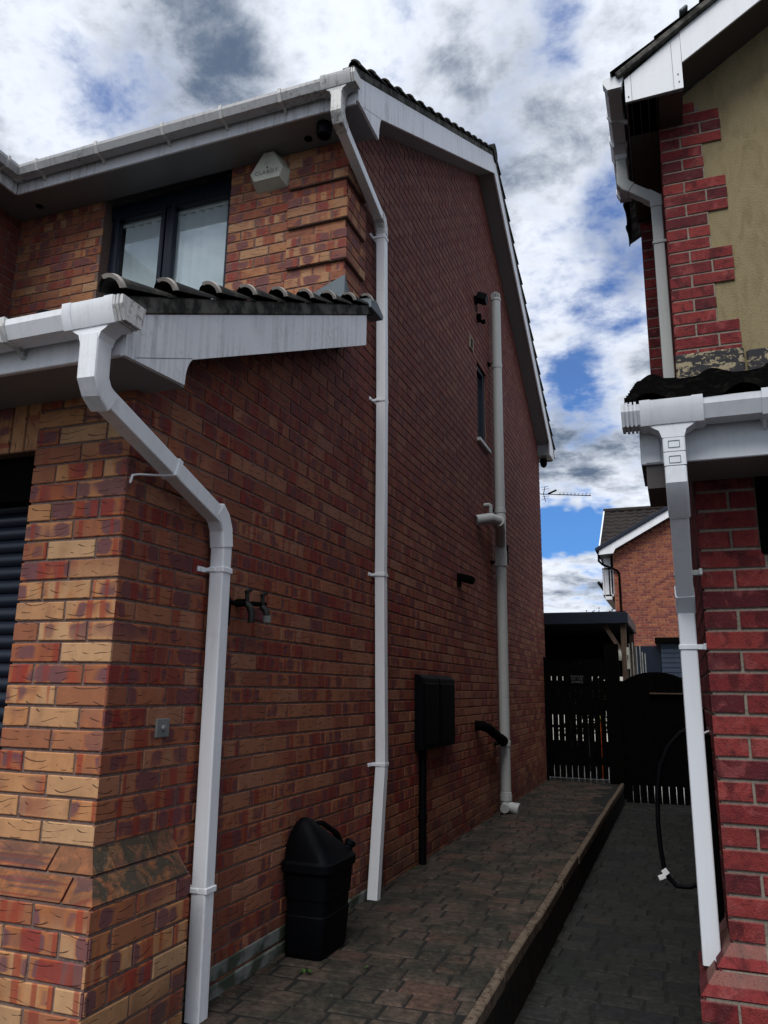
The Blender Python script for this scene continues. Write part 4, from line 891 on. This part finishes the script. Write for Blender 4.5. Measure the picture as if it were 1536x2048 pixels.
# plinth
w = MB(); plinth_core(w, rx, ry, -1, .403, .344, 2.0)
bricks(w, (rx-D+.005, ry-D+.005, 0), X, Z, -Yv, -8, -2, lambda v: [(0, 2, True, False)], par=0, zb=RZB, seed=12, proud=.008, bev=.004)
bricks(w, (rx-D+.005, ry-D+.005, 0), Yv, Z, -X, -8, -2, lambda v: [(0, .34+D, True, False)], par=1, zb=RZB, seed=12, proud=.006, bev=.003)
for c in range(2):
    z0_ = .256+c*CP; z1_ = z0_+.066; o0 = D-c*.056; o1 = o0-.050; rr = random.Random(60+c)
    a0, a1 = -o0, -o1; cuts = [.10, .325, .55, .775, 1.0] if c else [.24, .465, .69, .915, 1.14]
    for cx_ in cuts:
        col = (rr.random(), rr.random()*.6, rr.random()); P4 = [(rx+a0, ry-o0, z0_), (rx+cx_, ry-o0, z0_), (rx+cx_, ry-o1, z1_), (rx+a1, ry-o1, z1_)]
        vs = [V(q) for q in P4]+[V((q[0], q[1]+.012, q[2]-.012)) for q in P4]
        w.add(vs, [[0, 1, 2, 3], [0, 4, 5, 1], [1, 5, 6, 2], [2, 6, 7, 3], [3, 7, 4, 0]], 1, [[(q[0]-rx-cx_+.1, q[2]-z0_) for q in P4]]+[[(0, 0)]*4]*4, col); a0 = a1 = cx_+.010
    a0, a1 = -o0, -o1
    for cy_ in ([.12, .34] if c == 0 else [.2, .34]):
        col = (rr.random()*.4, .9, rr.random()); P4 = [(rx-o0, ry+a0, z0_), (rx-o0, ry+cy_, z0_), (rx-o1, ry+cy_, z1_), (rx-o1, ry+a1, z1_)]
        vs = [V(q) for q in P4]+[V((q[0]+.012, q[1], q[2]-.012)) for q in P4]
        w.add(vs, [[3, 2, 1, 0], [1, 5, 4, 0], [2, 6, 5, 1], [3, 7, 6, 2], [0, 4, 7, 3]], 1, [[(q[1]-ry-cy_+.1, q[2]-z0_) for q in P4][::-1]]+[[(0, 0)]*4]*4, col); a0 = a1 = cy_+.008
w.build('plinth', ['mortar_light', 'red_brick'], RH, smooth=False)
# upper wall: render with brick quoins
w = MB(); w.prism([(rx, 2.6), (6.8, 2.6), (6.8, 4.6), (4.4, 6.3), (rx, 4.62)], (0, uy+.004, 0), X, Z, Yv, .25); w.build('rendered_wall', 'stucco', RH, smooth=False)
w = MB()
ZQ = 4.3625
def qiv(v):
    d_ = (ZQ-v)/.225; i = math.floor(d_)       # 0: narrow just below ZQ, then wide ...
    if v > ZQ: return [(0, .33 if v < ZQ+.22 else .20, True, False)]
    return [(0, .222 if i % 2 == 0 else .330, True, False)]
bricks(w, (rx, uy, 0), X, Z, -Yv, -18, 4, qiv, par=1, zb=ZQ, seed=21, proud=.007, bev=.003)
w._box([rx, uy-.002, 3.06], [rx+.222, uy+.01, 4.62], 0, 0, None)
for i in range(6):
    zt_ = ZQ+.225-i*.45
    if zt_ > 3.1: w._box([rx+.222, uy-.002, max(zt_-.225, 3.05)], [rx+.328, uy+.01, zt_-.008], 0, 0, None)
w._box([rx, uy+.01, 2.7], [rx+.25, 8.5, 4.55], 0, 0, None)
bricks(w, (rx, uy, 0), Yv, Z, -X, -22, 3, lambda v: [(0, 6.3, True, False)], par=0, zb=ZQ, seed=21, proud=.005, bev=.003)
w._box([1.812, 3.02, 2.7], [rx, 3.42, 4.45], 0, 0, None); bricks(w, (1.812, 3.02, 0), X, Z, -Yv, -22, 2, lambda v: [(0, .15, True, False)], par=0, zb=ZQ, seed=25); bricks(w, (1.812, 3.02, 0), Yv, Z, -X, -22, 2, lambda v: [(0, .40, True, True)], par=1, zb=ZQ, seed=25)
w.build('quoins', ['mortar_light', 'red_brick'], RH, smooth=False)
w = MB(); w._box([rx-.012, uy-.018, 2.72], [rx+.335, uy+.02, 3.055], .008, 0, None); w._box([rx+.347, uy-.018, 2.72], [rx+1.2, uy+.02, 3.035], .008, 0, None); w.build('sill_band', 'flaking_stone', RH)
# upper gable verge, box end, soffits, gutter
gx = 1.784; gy = 1.80
sr = .655; bt = lambda x_: 4.69+sr*(x_-gx)           # top line of barge
w = MB(); w.prism([(gx, 4.52), (2.095, 4.527), (2.097, bt(2.097)-.002), (gx, bt(gx)-.02)], (0, gy, 0), X, Z, -Yv, .012); w.build('box_end', 'upvc_right', RH)
w = MB(); w._box([gx+.035, gy-.0135, 4.524], [gx+.037, gy-.0115, 4.70], 0, 0, None); w._box([2.045, gy-.0135, 4.529], [2.047, gy-.0115, 4.84], 0, 0, None)
for a, b_ in ((gx+.018, 4.55), (2.075, 4.57), (2.072, 4.62)): w.tube([(a, gy-.012, b_), (a, gy-.016, b_)], .004, 8)
w.each('screw', 'lead', RH)
w = MB(); bl0 = lambda x_: bt(x_)-.215; w.prism([(2.098, bl0(2.098)+.01), (4.4, bl0(4.4)), (4.4, bt(4.4)), (2.098, bt(2.098))], (0, gy-.004, 0), X, Z, -Yv, .012); w.each('bargeboard', 'upvc_right', RH)
w = MB(); w._box([gx+.004, gy, 4.516], [rx, 3.02, 4.524], 0, 0, None)
for i in range(4): w._box([gx+.03+i*.045, gy+.002, 4.512], [gx+.034+i*.045, 3.0, 4.5175], 0, 0, None)
w.add([(rx, gy, bl0(rx)+.05), (4.4, gy, bl0(4.4)+.03), (4.4, uy, bl0(4.4)+.03), (rx, uy, bl0(rx)+.05)], [[0, 1, 2, 3]]); w._box([gx+.004, gy+.001, 4.516], [2.09, uy, 4.524], 0, 0, None); w.build('soffit', 'soffit_brown', RH)
w = MB(); w._box([gx, gy, 4.512], [gx+.012, 3.06, 4.70], .002, 0, None); w._box([gx+.012, 3.02, 4.43], [rx-.02, 3.045, 4.52], .004, 0, None); w.build('fascia', 'soffit_brown', RH)
Sr = V((1, 0, sr)).normalized(); Nr = V((-sr, 0, 1)).normalized(); w = MB(); tiles(w, (1.735, gy-.045, 4.715), Yv, Sr, Nr, 1.9, 3.3, first=.1, r=.02); w.build('main_roof', 'tile_dark', RH)
w = MB(); w.obox(V((1.745, gy+.02, 4.692))+Sr*1.6+Nr*.0, (3.2, .13, .035), (Sr, Yv, Nr), .004); w.obox(V((1.745, gy+.9, 4.692))+Sr*1.6, (3.2, 1.7, .02), (Sr, Yv, Nr)); w.build('verge_bedding', 'cement', RH)
w = MB(); w.obox(V((1.745, gy-.03, 4.72))+Sr*.47+Nr*.022, (.05, .09, .022), (Sr, Yv, Nr), .006); w.build('tile_clip', 'lead', RH)
gutter('gutter', (gx-.003, gy-.01, 4.700), (0, 1, 0), (-1, 0, 0), 1.12, 'upvc_right', 'upvc_right', RH, (.28,), (), (.60,))
# upper swan neck and pipe
w = MB(); c0 = V((gx-.061, 2.39, 4.58)); w.sq([c0, c0+V((0, 0, -.17)), c0+V((.02, 0, -.20)), V((1.885, 2.39, 4.27)), V((1.915, 2.39, 4.245)), V((1.915, 2.39, 4.15)), V((1.915, 2.39, 3.0))], .065, c=.006, hint=(0, 1, 0)); dp = w.build('downpipe', 'upvc_grey', RH, label='short grey downpipe from the side gutter of the upper gable')
w = MB(); w.sq([c0+V((0, 0, -.10)), c0+V((0, 0, -.17)), c0+V((.02, 0, -.20)), c0+V((.05, 0, -.222))], .073, c=.008, hint=(0, 1, 0)); w.sq([V((1.86, 2.39, 4.29)), V((1.885, 2.39, 4.27)), V((1.915, 2.39, 4.245)), V((1.915, 2.39, 4.19))], .073, c=.008, hint=(0, 1, 0)); w.each('elbow', 'upvc_grey', dp)
w = MB(); w._box([1.877, 2.352, 3.93], [1.96, 2.43, 3.95], .003, 0, None); w.build('pipe_bracket', 'upvc_grey', dp)
# lower lean-to roof
sl2 = .43; a2 = math.atan(sl2); S2 = V((0, cos(a2), sin(a2))); N2 = V((0, -sin(a2), cos(a2)))
r0 = lambda y_: 2.215+sl2*(y_-.56)
w = MB(); tiles(w, (1.735, .49, r0(.49)+.03), X, S2, N2, 3.4, 2.12, first=.02, r=.030, gauge=.20, th=.024); lr = w.build('lean_to_roof', 'tile_black', RH)
w = MB(); w.obox(V((1.79, .50, r0(.50)))+S2*1.03-N2*.01, (.10, 2.06, .05), (X, S2, N2), .004); w.obox(V((3.4, .50, r0(.50)))+S2*1.03-N2*.015, (3.3, 2.06, .02), (X, S2, N2)); w.build('verge_bedding', 'tile_black', lr)
w = MB(); w.prism([(.588, 2.02), (.588, r0(.588)), (2.3, r0(2.3)-.005), (2.3, r0(2.3)-.2), (.92, 2.02)], (1.775, 0, 0), Yv, Z, X, .016); w.prism([(.60, 1.93), (.60, 2.02), (.90, 2.02), (.90, 1.93)], (1.791, 0, 0), Yv, Z, X, .10); w.each('bargeboard', 'soffit_brown', RH)
w = MB(); w._box([1.775, .60-.014, 2.015], [5.4, .60, 2.19], .003, 0, None); w._box([1.792, .60-.018, 2.02], [1.842, .60-.014, 2.19], .001, 0, None); w.build('fascia', 'upvc_right', RH)
w = MB(); w._box([1.79, .60, 2.018], [5.4, ry-.001, 2.03], 0, 0, None); w.build('soffit', 'soffit_board', RH)
gutter('gutter', (1.727, .586, 2.205), (1, 0, 0), (0, -1, 0), 3.6, 'upvc_right', 'upvc_right', RH, (.455, .95, 1.6), (), (.160,))
# lower downpipe
w = MB(); q0 = V((1.888, .53, 2.085)); w.sq([q0, V((1.888, .53, 1.93)), V((1.889, .55, 1.90)), V((1.893, .955, 1.56)), V((1.893, .975, 1.53)), V((1.893, .975, .30))], .062, c=.006, hint=(0, -1, 0)); dp = w.build('downpipe', 'upvc_right', RH, label='white square downpipe at the garage corner of the right house')
w = MB(); w.sq([q0+V((0, 0, .01)), q0+V((0, 0, -.055))], .074, c=.006); w.sq([q0+V((0, 0, -.058)), q0+V((0, 0, -.105))], .074, c=.006); w.sq([q0+V((0, 0, -.108)), V((1.888, .53, 1.93)), V((1.889, .55, 1.90)), V((1.890, .62, 1.842))], .072, c=.008, hint=(0, -1, 0)); w.sq([V((1.892, .91, 1.598)), V((1.893, .955, 1.56)), V((1.893, .975, 1.535))], .070, c=.008, hint=(0, -1, 0)); w.each('elbow', 'upvc_right', dp)
w = MB(); 
for dz_ in (-.03, -.085): 
    for s in (-1, 1): w._box([1.888+s*.018-.001, .53-.0385, 2.085+dz_-.012], [1.888+s*.018+.001, .53-.036, 2.085+dz_+.012], 0, 0, None); w._box([1.888-.018, .53-.0385, 2.085+dz_+s*.012-.001], [1.888+.018, .53-.036, 2.085+dz_+s*.012+.001], 0, 0, None)
w.build('moulded_mark', 'lead', dp)
def rbr(y_, z_, mat): 
    w = MB(); w._box([1.858, y_-.036, z_-.010], [1.928, y_+.036, z_+.010], .003, 0, None); w._box([1.925, y_-.036, z_-.010], [1.957, y_-.028, z_+.010], .002, 0, None); w._box([1.945, y_-.06, z_-.012], [1.957, y_-.02, z_+.012], .002, 0, None); w.build('pipe_bracket', mat, dp)
rbr(.975, 1.39, 'upvc_right'); rbr(.86, 1.655, 'upvc_grey')
# screws and hook on the pier
# hose reel and hose on the side wall
hr = thing('hose_reel', 'black hose reel on the side wall behind the right downpipe', 'hose reel', (1.95, 2.0, .9))
w = MB(); w.tube([(1.90, 2.05, .90), (1.952, 2.05, .90)], .10, 24); w.tube([(1.875, 2.05, .90), (1.90, 2.05, .90)], .19, 28); w.build('drum', 'matt_black', hr)
w = MB(); w._box([1.935, 1.92, .55], [1.955, 2.18, 1.15], .005, 0, None); w.build('wall_plate', 'matt_black', hr)
w = MB()
for i in range(5):
    a = .26+i*.012; w.tube([(1.905+.006*i, 2.05+a*cos(k*pi/12), .90+a*sin(k*pi/12)) for k in range(25)], .010, 8)
w.build('hose_coil', 'black_plastic', hr)
w = MB(); pth = [(1.935, 2.0, 1.075), (1.90, 2.0, 1.062), (1.84, 2.0, 1.03), (1.78, 2.0, .965), (1.735, 2.0, .87), (1.713, 2.0, .74), (1.708, 2.0, .60), (1.713, 2.0, .48), (1.722, 2.0, .41), (1.74, 2.0, .36), (1.775, 2.0, .325), (1.83, 2.0, .325), (1.88, 2.0, .345), (1.94, 2.0, .40)]
w.tube(pth, .011, 10, hint=(0, 1, 0)); w.build('hose', 'black_plastic', hr)
w = MB(); w.obox((1.728, 1.985, .385), (.028, .004, .028), ((.8, 0, .6), Yv, (-.6, 0, .8)), .001); w.obox((1.712, 1.984, .362), (.034, .004, .022), ((.9, 0, .4), Yv, (-.4, 0, .9)), .001); w.build('label_tag', 'white_paint', hr)
w = MB(); w._box([1.90, 1.30, .95], [1.955, 1.60, 1.055], .004, 0, None); w._box([1.90, 1.30, -.2], [1.955, 1.60, .94], .004, 0, None); dr = w.build('storage_box', 'matt_black'); tag(dr, 'narrow black box standing on the driveway behind the right white downpipe', 'storage box')
w = MB(); w.obox((1.925, 1.29, 1.06), (.06, .012, .008), ((.9, 0, .42), Yv, (-.42, 0, .9)), .002); tag(w.build('box_lid_edge', 'white_paint'), 'white edge strip resting on the narrow black box behind the right downpipe', 'strip')

# ================================================================= BACK OF THE PASSAGE
# canopy
cn = thing('canopy', 'dark flat roofed canopy on timber posts behind the far gate', 'canopy', (.6, 9.6, 0))
w = MB(); w._box([-3.0, 9.58, 2.21], [1.21, 9.61, 2.37], .004, 0, None); w._box([1.18, 9.61, 2.21], [1.21, 11.9, 2.37], .004, 0, None); w.build('fascia', 'navy', cn)
w = MB(); w._box([-3.0, 9.61, 2.36], [1.18, 11.9, 2.385], 0, 0, None); w._box([-3.0, 9.61, 2.22], [1.18, 11.9, 2.24], 0, 0, None); w.build('roof', 'matt_black', cn)
for yy in (9.66, 11.8):
    w = MB(); w._box([1.09, yy, -.0], [1.17, yy+.08, 2.215], .004, 0, None); w.build('post', 'timber', cn)
w = MB(); w.sweep([(1.12, 9.70, 1.76), (.86, 9.70, 2.21)], [(-.025, -.03), (.025, -.03), (.025, .03), (-.025, .03)]); w.build('brace', 'timber', cn)
w = MB()
for za_, zb_ in ((0, .40), (.62, .66), (.92, 1.42), (1.50, 2.30)): w._box([-3.0, 11.95, za_-.01], [1.16, 12.0, zb_], 0, 0, None)
for xa_ in (-3, -1.2, .0, 1.1): w._box([xa_, 12.001, -.01], [xa_+.06, 12.05, 2.3], 0, 0, None)
tag(w.build('added_screen', 'black_timber'), 'black boarded screen added behind the canopy to keep the view through the gate dark', 'screen')  # added screen, blocks the brightness under and behind the canopy
w = MB(); w._box([.03, 9.47, -.02], [.84, 9.55, .028], .004, 0, None); tag(w.build('doorstep', 'pale_batten'), 'pale step under the slatted path gate', 'step')
# gate across the path
gt_ = thing('garden_gate', 'black slatted garden gate closing the far end of the path, with a dark sign', 'gate', (.45, 9.42, 0))
xs = [.02, .105, .187, .27, .355, .437, .52, .602, .685, .77, .85]
for i in range(10):
    w = MB(); w._box([xs[i]+.005, 9.40, .045], [xs[i+1]-.005, 9.425, 1.68], .003, 0, None); w.build('slat', 'black_timber', gt_)
for z_ in (.28, .95, 1.52):
    w = MB(); w._box([.02, 9.426, z_-.05], [.85, 9.46, z_+.05], .003, 0, None); w.build('rail', 'black_timber', gt_)
w = MB(); w._box([.33, 9.388, 1.33], [.62, 9.398, 1.47], .003, 0, None); sg = w.build('sign_plate', 'matt_black', gt_)
simple('dim_letter', (.10, .11, .11), .5)
for i, s_ in enumerate(('BEWARE', 'OF THE', 'ZOMBIE')): text('lettering', s_, (.475, 9.3865, 1.437-i*.038), .040, 'dim_letter', gt_, (radians(90), 0, 0))
w = MB(); w._box([.86, 9.38, -.2], [1.062, 9.48, 1.9], .004, 0, None); tag(w.build('gate_post', 'black_timber'), 'thick black gate post between the path gate and the arched driveway gate', 'post')
w = MB(); w._box([-.001, 9.36, -.02], [.018, 9.5, 1.72], .002, 0, None); tag(w.build('gate_post', 'black_timber'), 'thin black gate post fixed to the house wall at the path gate', 'post')
# arched gate over the driveway
ag = thing('arched_gate', 'black arch-topped slatted gate closing the driveway at the right', 'gate', (1.5, 9.5, -.25))
n_ = 10; gx0, gx1 = 1.06, 2.0
for i in range(n_):
    a = gx0+(gx1-gx0)*i/n_; b_ = gx0+(gx1-gx0)*(i+1)/n_; mid = (a+b_)/2; arc_ = lambda q: 1.20+.31*sqrt(max(0, 1-((q-1.53)/.52)**2))
    w = MB(); w.prism([(a+.004, -.24), (b_-.004, -.24)]+[(b_-.004-(b_-a-.008)*k/4, arc_(b_-.004-(b_-a-.008)*k/4)) for k in range(5)], (0, 9.505, 0), X, Z, -Yv, .025); w.prism([(a, 0), (b_, 0), (b_, arc_(b_)-.006), (a, arc_(a)-.006)], (0, 9.5025, 0), X, Z, -Yv, .008); w.build('slat', 'black_timber', ag)
for z_ in (.02, .95, 1.12):
    w = MB(); w._box([gx0, 9.507, z_-.04], [gx1, 9.54, z_+.04], .003, 0, None); w.build('rail', 'black_timber', ag)
w = MB(); w._box([1.45, 9.42, 1.205], [1.92, 9.478, 1.225], .003, 0, None); tag(w.build('wall_shelf', 'timber'), 'thin brown shelf strip across the arched black gate', 'shelf')
# trellis of pale battens beyond, lantern
tr_ = thing('batten_fence', 'fence of upright pale battens behind the arched gate and beside the canopy post', 'fence', (1.2, 10.1, -.25))
for i, (a, zt_) in enumerate(((1.175, 1.94), (1.215, 1.96), (1.262, 1.90), (1.31, 1.92), (1.335, 1.84), (1.37, 1.82))):
    w = MB(); w._box([a, 10.0+i*.12, -.25], [a+.016, 10.02+i*.12, zt_], .002, 0, None); w.build('batten', 'pale_batten', tr_)
w = MB(); w.obox((1.27, 10.36, .3), (.03, .85, .05), ((.96, -.28, 0), (.28, .96, 0), Z)); w.build('rail', 'black_timber', tr_)
ln_ = thing('garden_lantern', 'pale glass lantern hanging at the canopy post', 'lantern', (1.07, 9.5, 1.74))
simple('frosted', (.42, .41, .34), .4)
w = MB(); w.lathe([(.035, 0), (.042, .02), (.042, .12), (.03, .14)], (1.06, 9.50, 1.67), n=14); w.build('shade', 'frosted', ln_)
w = MB(); w.tube([(1.02, 9.5, 1.80), (1.04, 9.5, 1.83), (1.08, 9.5, 1.83), (1.10, 9.5, 1.80)], .006, 6); w._box([1.04, 9.5, 1.80], [1.08, 9.56, 1.82], .003, 0, None); w.build('hanger', 'pale_batten', ln_)
w = MB(); w._box([1.16, 9.60, 1.55], [1.20, 9.63, 1.86], .008, 0, None); w.tube([(1.18, 9.60, 1.70), (1.18, 9.57, 1.76)], .012, 8); tag(w.build('thermometer', 'frosted'), 'pale garden thermometer plate on the canopy post', 'thermometer')
# things glimpsed through the gate
w = MB(); w.lathe([(.05, 0), (.05, .03), (.03, .03), (.02, .30), (.005, .34)], (.715, 10.1, .46), n=14); w._box([.69, 10.06, -.01], [.74, 10.14, .46], .01, 0, None); tag(w.build('toy_cone', 'toy_orange'), 'orange toy seen through the sixth gap of the path gate', 'toy')
w = MB(); w.lathe([(.03, 0), (.05, .03), (.04, .08), (.01, .11)], (.715, 10.1, .815), n=14); tag(w.build('toy_ball', 'toy_yellow'), 'yellow toy above the orange toy behind the path gate', 'toy')
w = MB(); w._box([-4, 17.5, -.05], [1.2, 17.7, 1.75], .01, 0, None); tag(w.build('garden_wall', 'patio'), 'pale low garden wall glimpsed through the gaps of the far path gate', 'wall')
gs = thing('added_shrub', 'dark leafy shrub added behind the path gate to break up the light in its gaps', 'shrub', (.45, 11.0, 0))  # added shrub, breaks up the light seen through the gate gaps
w = MB(); w.tube([(.45, 11.0, -.01), (.42, 11.0, .4), (.48, 11.02, .9)], .03, 8); w.build('stem', 'twig', gs)
w = MB(); rg = random.Random(77)
for i in range(1500):
    c_ = ((.15, .55), (.35, .8), (.62, .7), (.5, 1.25), (.12, 1.2), (.75, 1.3), (.3, 1.5))[rg.randrange(7)]; rr_ = .20*rg.random()**.5; a = rg.uniform(0, 2*pi)
    o_ = V((c_[0]+rr_*cos(a), 11.0+rg.uniform(-.2, .2), c_[1]+rr_*sin(a))); d1 = V((rg.uniform(-1, 1), rg.uniform(-1, 1), rg.uniform(-1, 1))).normalized()*.03; d2 = d1.cross(V((rg.uniform(-1, 1), rg.uniform(-1, 1), rg.uniform(-1, 1)))).normalized()*.016
    w.add([o_-d1, o_+d2, o_+d1, o_-d2], [[0, 1, 2, 3]])
simple('dark_leaf', (.014, .022, .008), .7, .4, 30.0); w.build('foliage', 'dark_leaf', gs)
# dark fence and slatted shed
w = MB(); fnc = thing('dark_fence', 'tall dark blue panel fence behind the batten fence', 'fence', (1.4, 13.9, -.25)); w._box([.9, 13.9, -.25], [1.75, 13.93, 2.12], .003, 0, None); w.build('panel', 'navy', fnc)
sh_ = thing('garden_shed', 'dark blue slatted shed with a flat black roof edge beyond the arched gate', 'shed', (2.2, 14.2, -.25))
w = MB(); simple('shed_blue', (.020, .032, .058), .7)
for i in range(26): w._box([1.56, 13.80, -.25+i*.093], [3.4, 13.80+.012+.008*(i % 2), -.25+(i+1)*.093-.012], .002, 0, None)
w._box([1.58, 13.83, -.25], [3.4, 15.5, 2.17], 0, 0, None); w.build('wall', 'shed_blue', sh_)
w = MB(); w._box([1.46, 13.70, 2.17], [3.5, 15.6, 2.27], .004, 0, None); w.build('roof', 'black_timber', sh_)

# ================================================================= FAR HOUSE
FH = thing('far_house', 'distant orange brick house with a white bargeboard and brown tiled roof beyond the canopy', 'house', (3.4, 22, -.25))
fy = 22.0
w = MB(); w.prism([(.20, -.3), (6.8, -.3), (6.8, 5.35), (3.5, 7.2), (.20, 5.35)], (0, fy, 0), X, Z, Yv, .25)
bricks(w, (0, fy, 0), X, Z, -Yv, 10, 98, poly_iv([(.20, 0), (2.6, 0), (2.6, 6.7), (.20, 5.4)], (), (True, False)), par=0, zb=0, seed=31, bev=.004)
w._box([.20, fy+.25, -.3], [.45, 27, 5.3], 0, 0, None); bricks(w, (.20, fy, 0), Yv, Z, -X, 10, 72, lambda v: [(0, 3, True, False)], par=1, zb=0, seed=32)
w.build('wall', ['mortar_far', 'far_brick'], FH, smooth=False)
fs_ = .553; ft_ = lambda x_: 5.42+fs_*(x_+.19)
w = MB(); w.prism([(-.19, 5.30), (.24, 5.33), (.30, ft_(.30)-.23), (3.5, ft_(3.5)-.23), (3.5, ft_(3.5)), (-.19, ft_(-.19))], (0, fy-.30, 0), X, Z, Yv, .03); w.each('bargeboard', 'far_white', FH)
w = MB(); w._box([-.18, fy-.27, 5.30], [.2, 27, 5.33], 0, 0, None); w.add([(.2, fy-.27, ft_(.2)-.24), (3.5, fy-.27, ft_(3.5)-.24), (3.5, fy, ft_(3.5)-.24), (.2, fy, ft_(.2)-.24)], [[0, 1, 2, 3]]); w.build('soffit', 'soffit_brown', FH)
Sf = V((1, 0, fs_)).normalized(); Nf = V((-fs_, 0, 1)).normalized(); w = MB(); tiles(w, (-.26, fy-.34, 5.44), Yv, Sf, Nf, 5.0, 4.4, first=0, r=.03, seg=6); w.build('wing_roof', 'tile_dark', FH)
w = MB(); w.obox(V((-.26, fy-.30, 5.44))+Sf*2.15+Nf*.01, (4.3, .1, .11), (Sf, Yv, Nf), .01); w.build('verge_tiles', 'navy', FH)
# main roof behind, sloping towards us
am = math.atan(.66); Sm = V((0, cos(am), sin(am))); Nm = V((0, -sin(am), cos(am))); w = MB(); tiles(w, (-.20, fy+.2, 5.45), X, Sm, Nm, 5, 3.5, first=.05, r=.03, gauge=.32, seg=8); mr2 = w.build('main_roof', 'tile_brown', FH)
topz = 5.45+3.5*sin(am); topy = fy+.2+3.5*cos(am); w = MB(); w.tube([(-.24, topy, topz+.03), (5, topy, topz+.03)], .10, 10); w.build('ridge_tiles', 'tile_brown', mr2)
w = MB(); w.prism([(-.0, 5.40), (topy-fy-.2, topz-.05), (topy-fy-.2, topz+.08), (-.05, 5.50)], (-.24, fy+.2, 0), Yv, Z, X, .04); w.prism([(0, 4), (topy-fy, 4), (topy-fy, topz-.1), (0, 5.3)], (-.1, fy+.3, 0), Yv, Z, X, .2); w.build('side_gable', 'far_white', mr2)
# oriel window on its left wall
w = MB(); ow = w
w._box([-.16, fy+.30, 4.10], [.20, fy+1.6, 4.16], .005, 0, None); w._box([-.16, fy+.30, 4.92], [.20, fy+1.6, 4.98], .005, 0, None)
for (a, b_) in ((-.16, fy+.30), (-.16, fy+.92), (-.16, fy+1.55), (.02, fy+.30), (.15, fy+.30)): w._box([a, b_, 4.10], [a+.05, b_+.05, 4.98], .004, 0, None)
wn2 = w.build('window', 'far_white', FH, label='white framed oriel window on the left side'); w = MB(); w.add([(-.145, fy+.33, 4.16), (.19, fy+.33, 4.16), (.19, fy+.33, 4.92), (-.145, fy+.33, 4.92)], [[0, 1, 2, 3]]); w.add([(-.145, fy+.34, 4.16), (-.145, fy+.34, 4.92), (-.145, fy+1.55, 4.92), (-.145, fy+1.55, 4.16)], [[0, 1, 2, 3]]); w._box([-.12, fy+.36, 4.16], [.19, fy+1.5, 4.9], 0, 1, None); w.build('pane', ['glass', 'dark_room'], wn2)
w = MB(); w.tube([(-.22, fy-.34, 5.40), (-.22, 27, 5.40)], .05, 8); w.tube([(-.20, fy-.20, 5.36), (-.20, fy-.2, 5.12), (-.1, fy-.12, 5.02), (.30, fy-.06, 4.84), (.36, fy-.05, 4.75), (.38, fy-.05, 0)], .034, 8); w.build('downpipe', 'matt_black', FH)
w = MB(); w.tube([(-.34, fy+1.0, 4.62), (-.34, 27, 4.62)], .05, 8); w._box([-.32, fy+1.7, 4.5], [.2, 27, 4.60], 0, 0, None); w.add([(-.36, fy+1.6, 4.65), (-.36, 27, 4.65), (.3, 27, 5.1), (.3, fy+1.6, 5.1)], [[0, 1, 2, 3]]); w.build('porch_roof', 'tile_dark', FH)
# twiggy bush above the canopy
bs_ = thing('twiggy_bush', 'bare twiggy bush top showing above the dark canopy', 'bush', (-.15, 19.5, -.25))
w = MB(); rg = random.Random(12); w.tube([(-.15, 19.5, -.25), (-.12, 19.5, 1.5), (-.1, 19.5, 2.7)], .04, 8); w.build('trunk', 'twig', bs_)
w = MB()
for i in range(46):
    a = rg.uniform(0, 2*pi); l = rg.uniform(.35, .85); e = V((-.1+l*.7*cos(a), 19.5+l*.6*sin(a), 2.75+l*rg.uniform(.4, .95))); b0 = V((-.1, 19.5, rg.uniform(2.3, 2.7))); mid = b0.lerp(e, .5)+V((rg.uniform(-.1, .1), 0, rg.uniform(-.05, .1)))
    w.tube([b0, mid, e], .008, 4)
    for j in range(6):
        p_ = mid.lerp(e, rg.random()); q_ = p_+V((rg.uniform(-.12, .12), rg.uniform(-.1, .1), rg.uniform(0, .12))); w.tube([p_, q_], .005, 3)
        w.add([q_, q_+V((.03, 0, .02)), q_+V((.0, .0, .045)), q_+V((-.02, 0, .02))], [[0, 1, 2, 3]])
w.build('crown', 'twig', bs_)
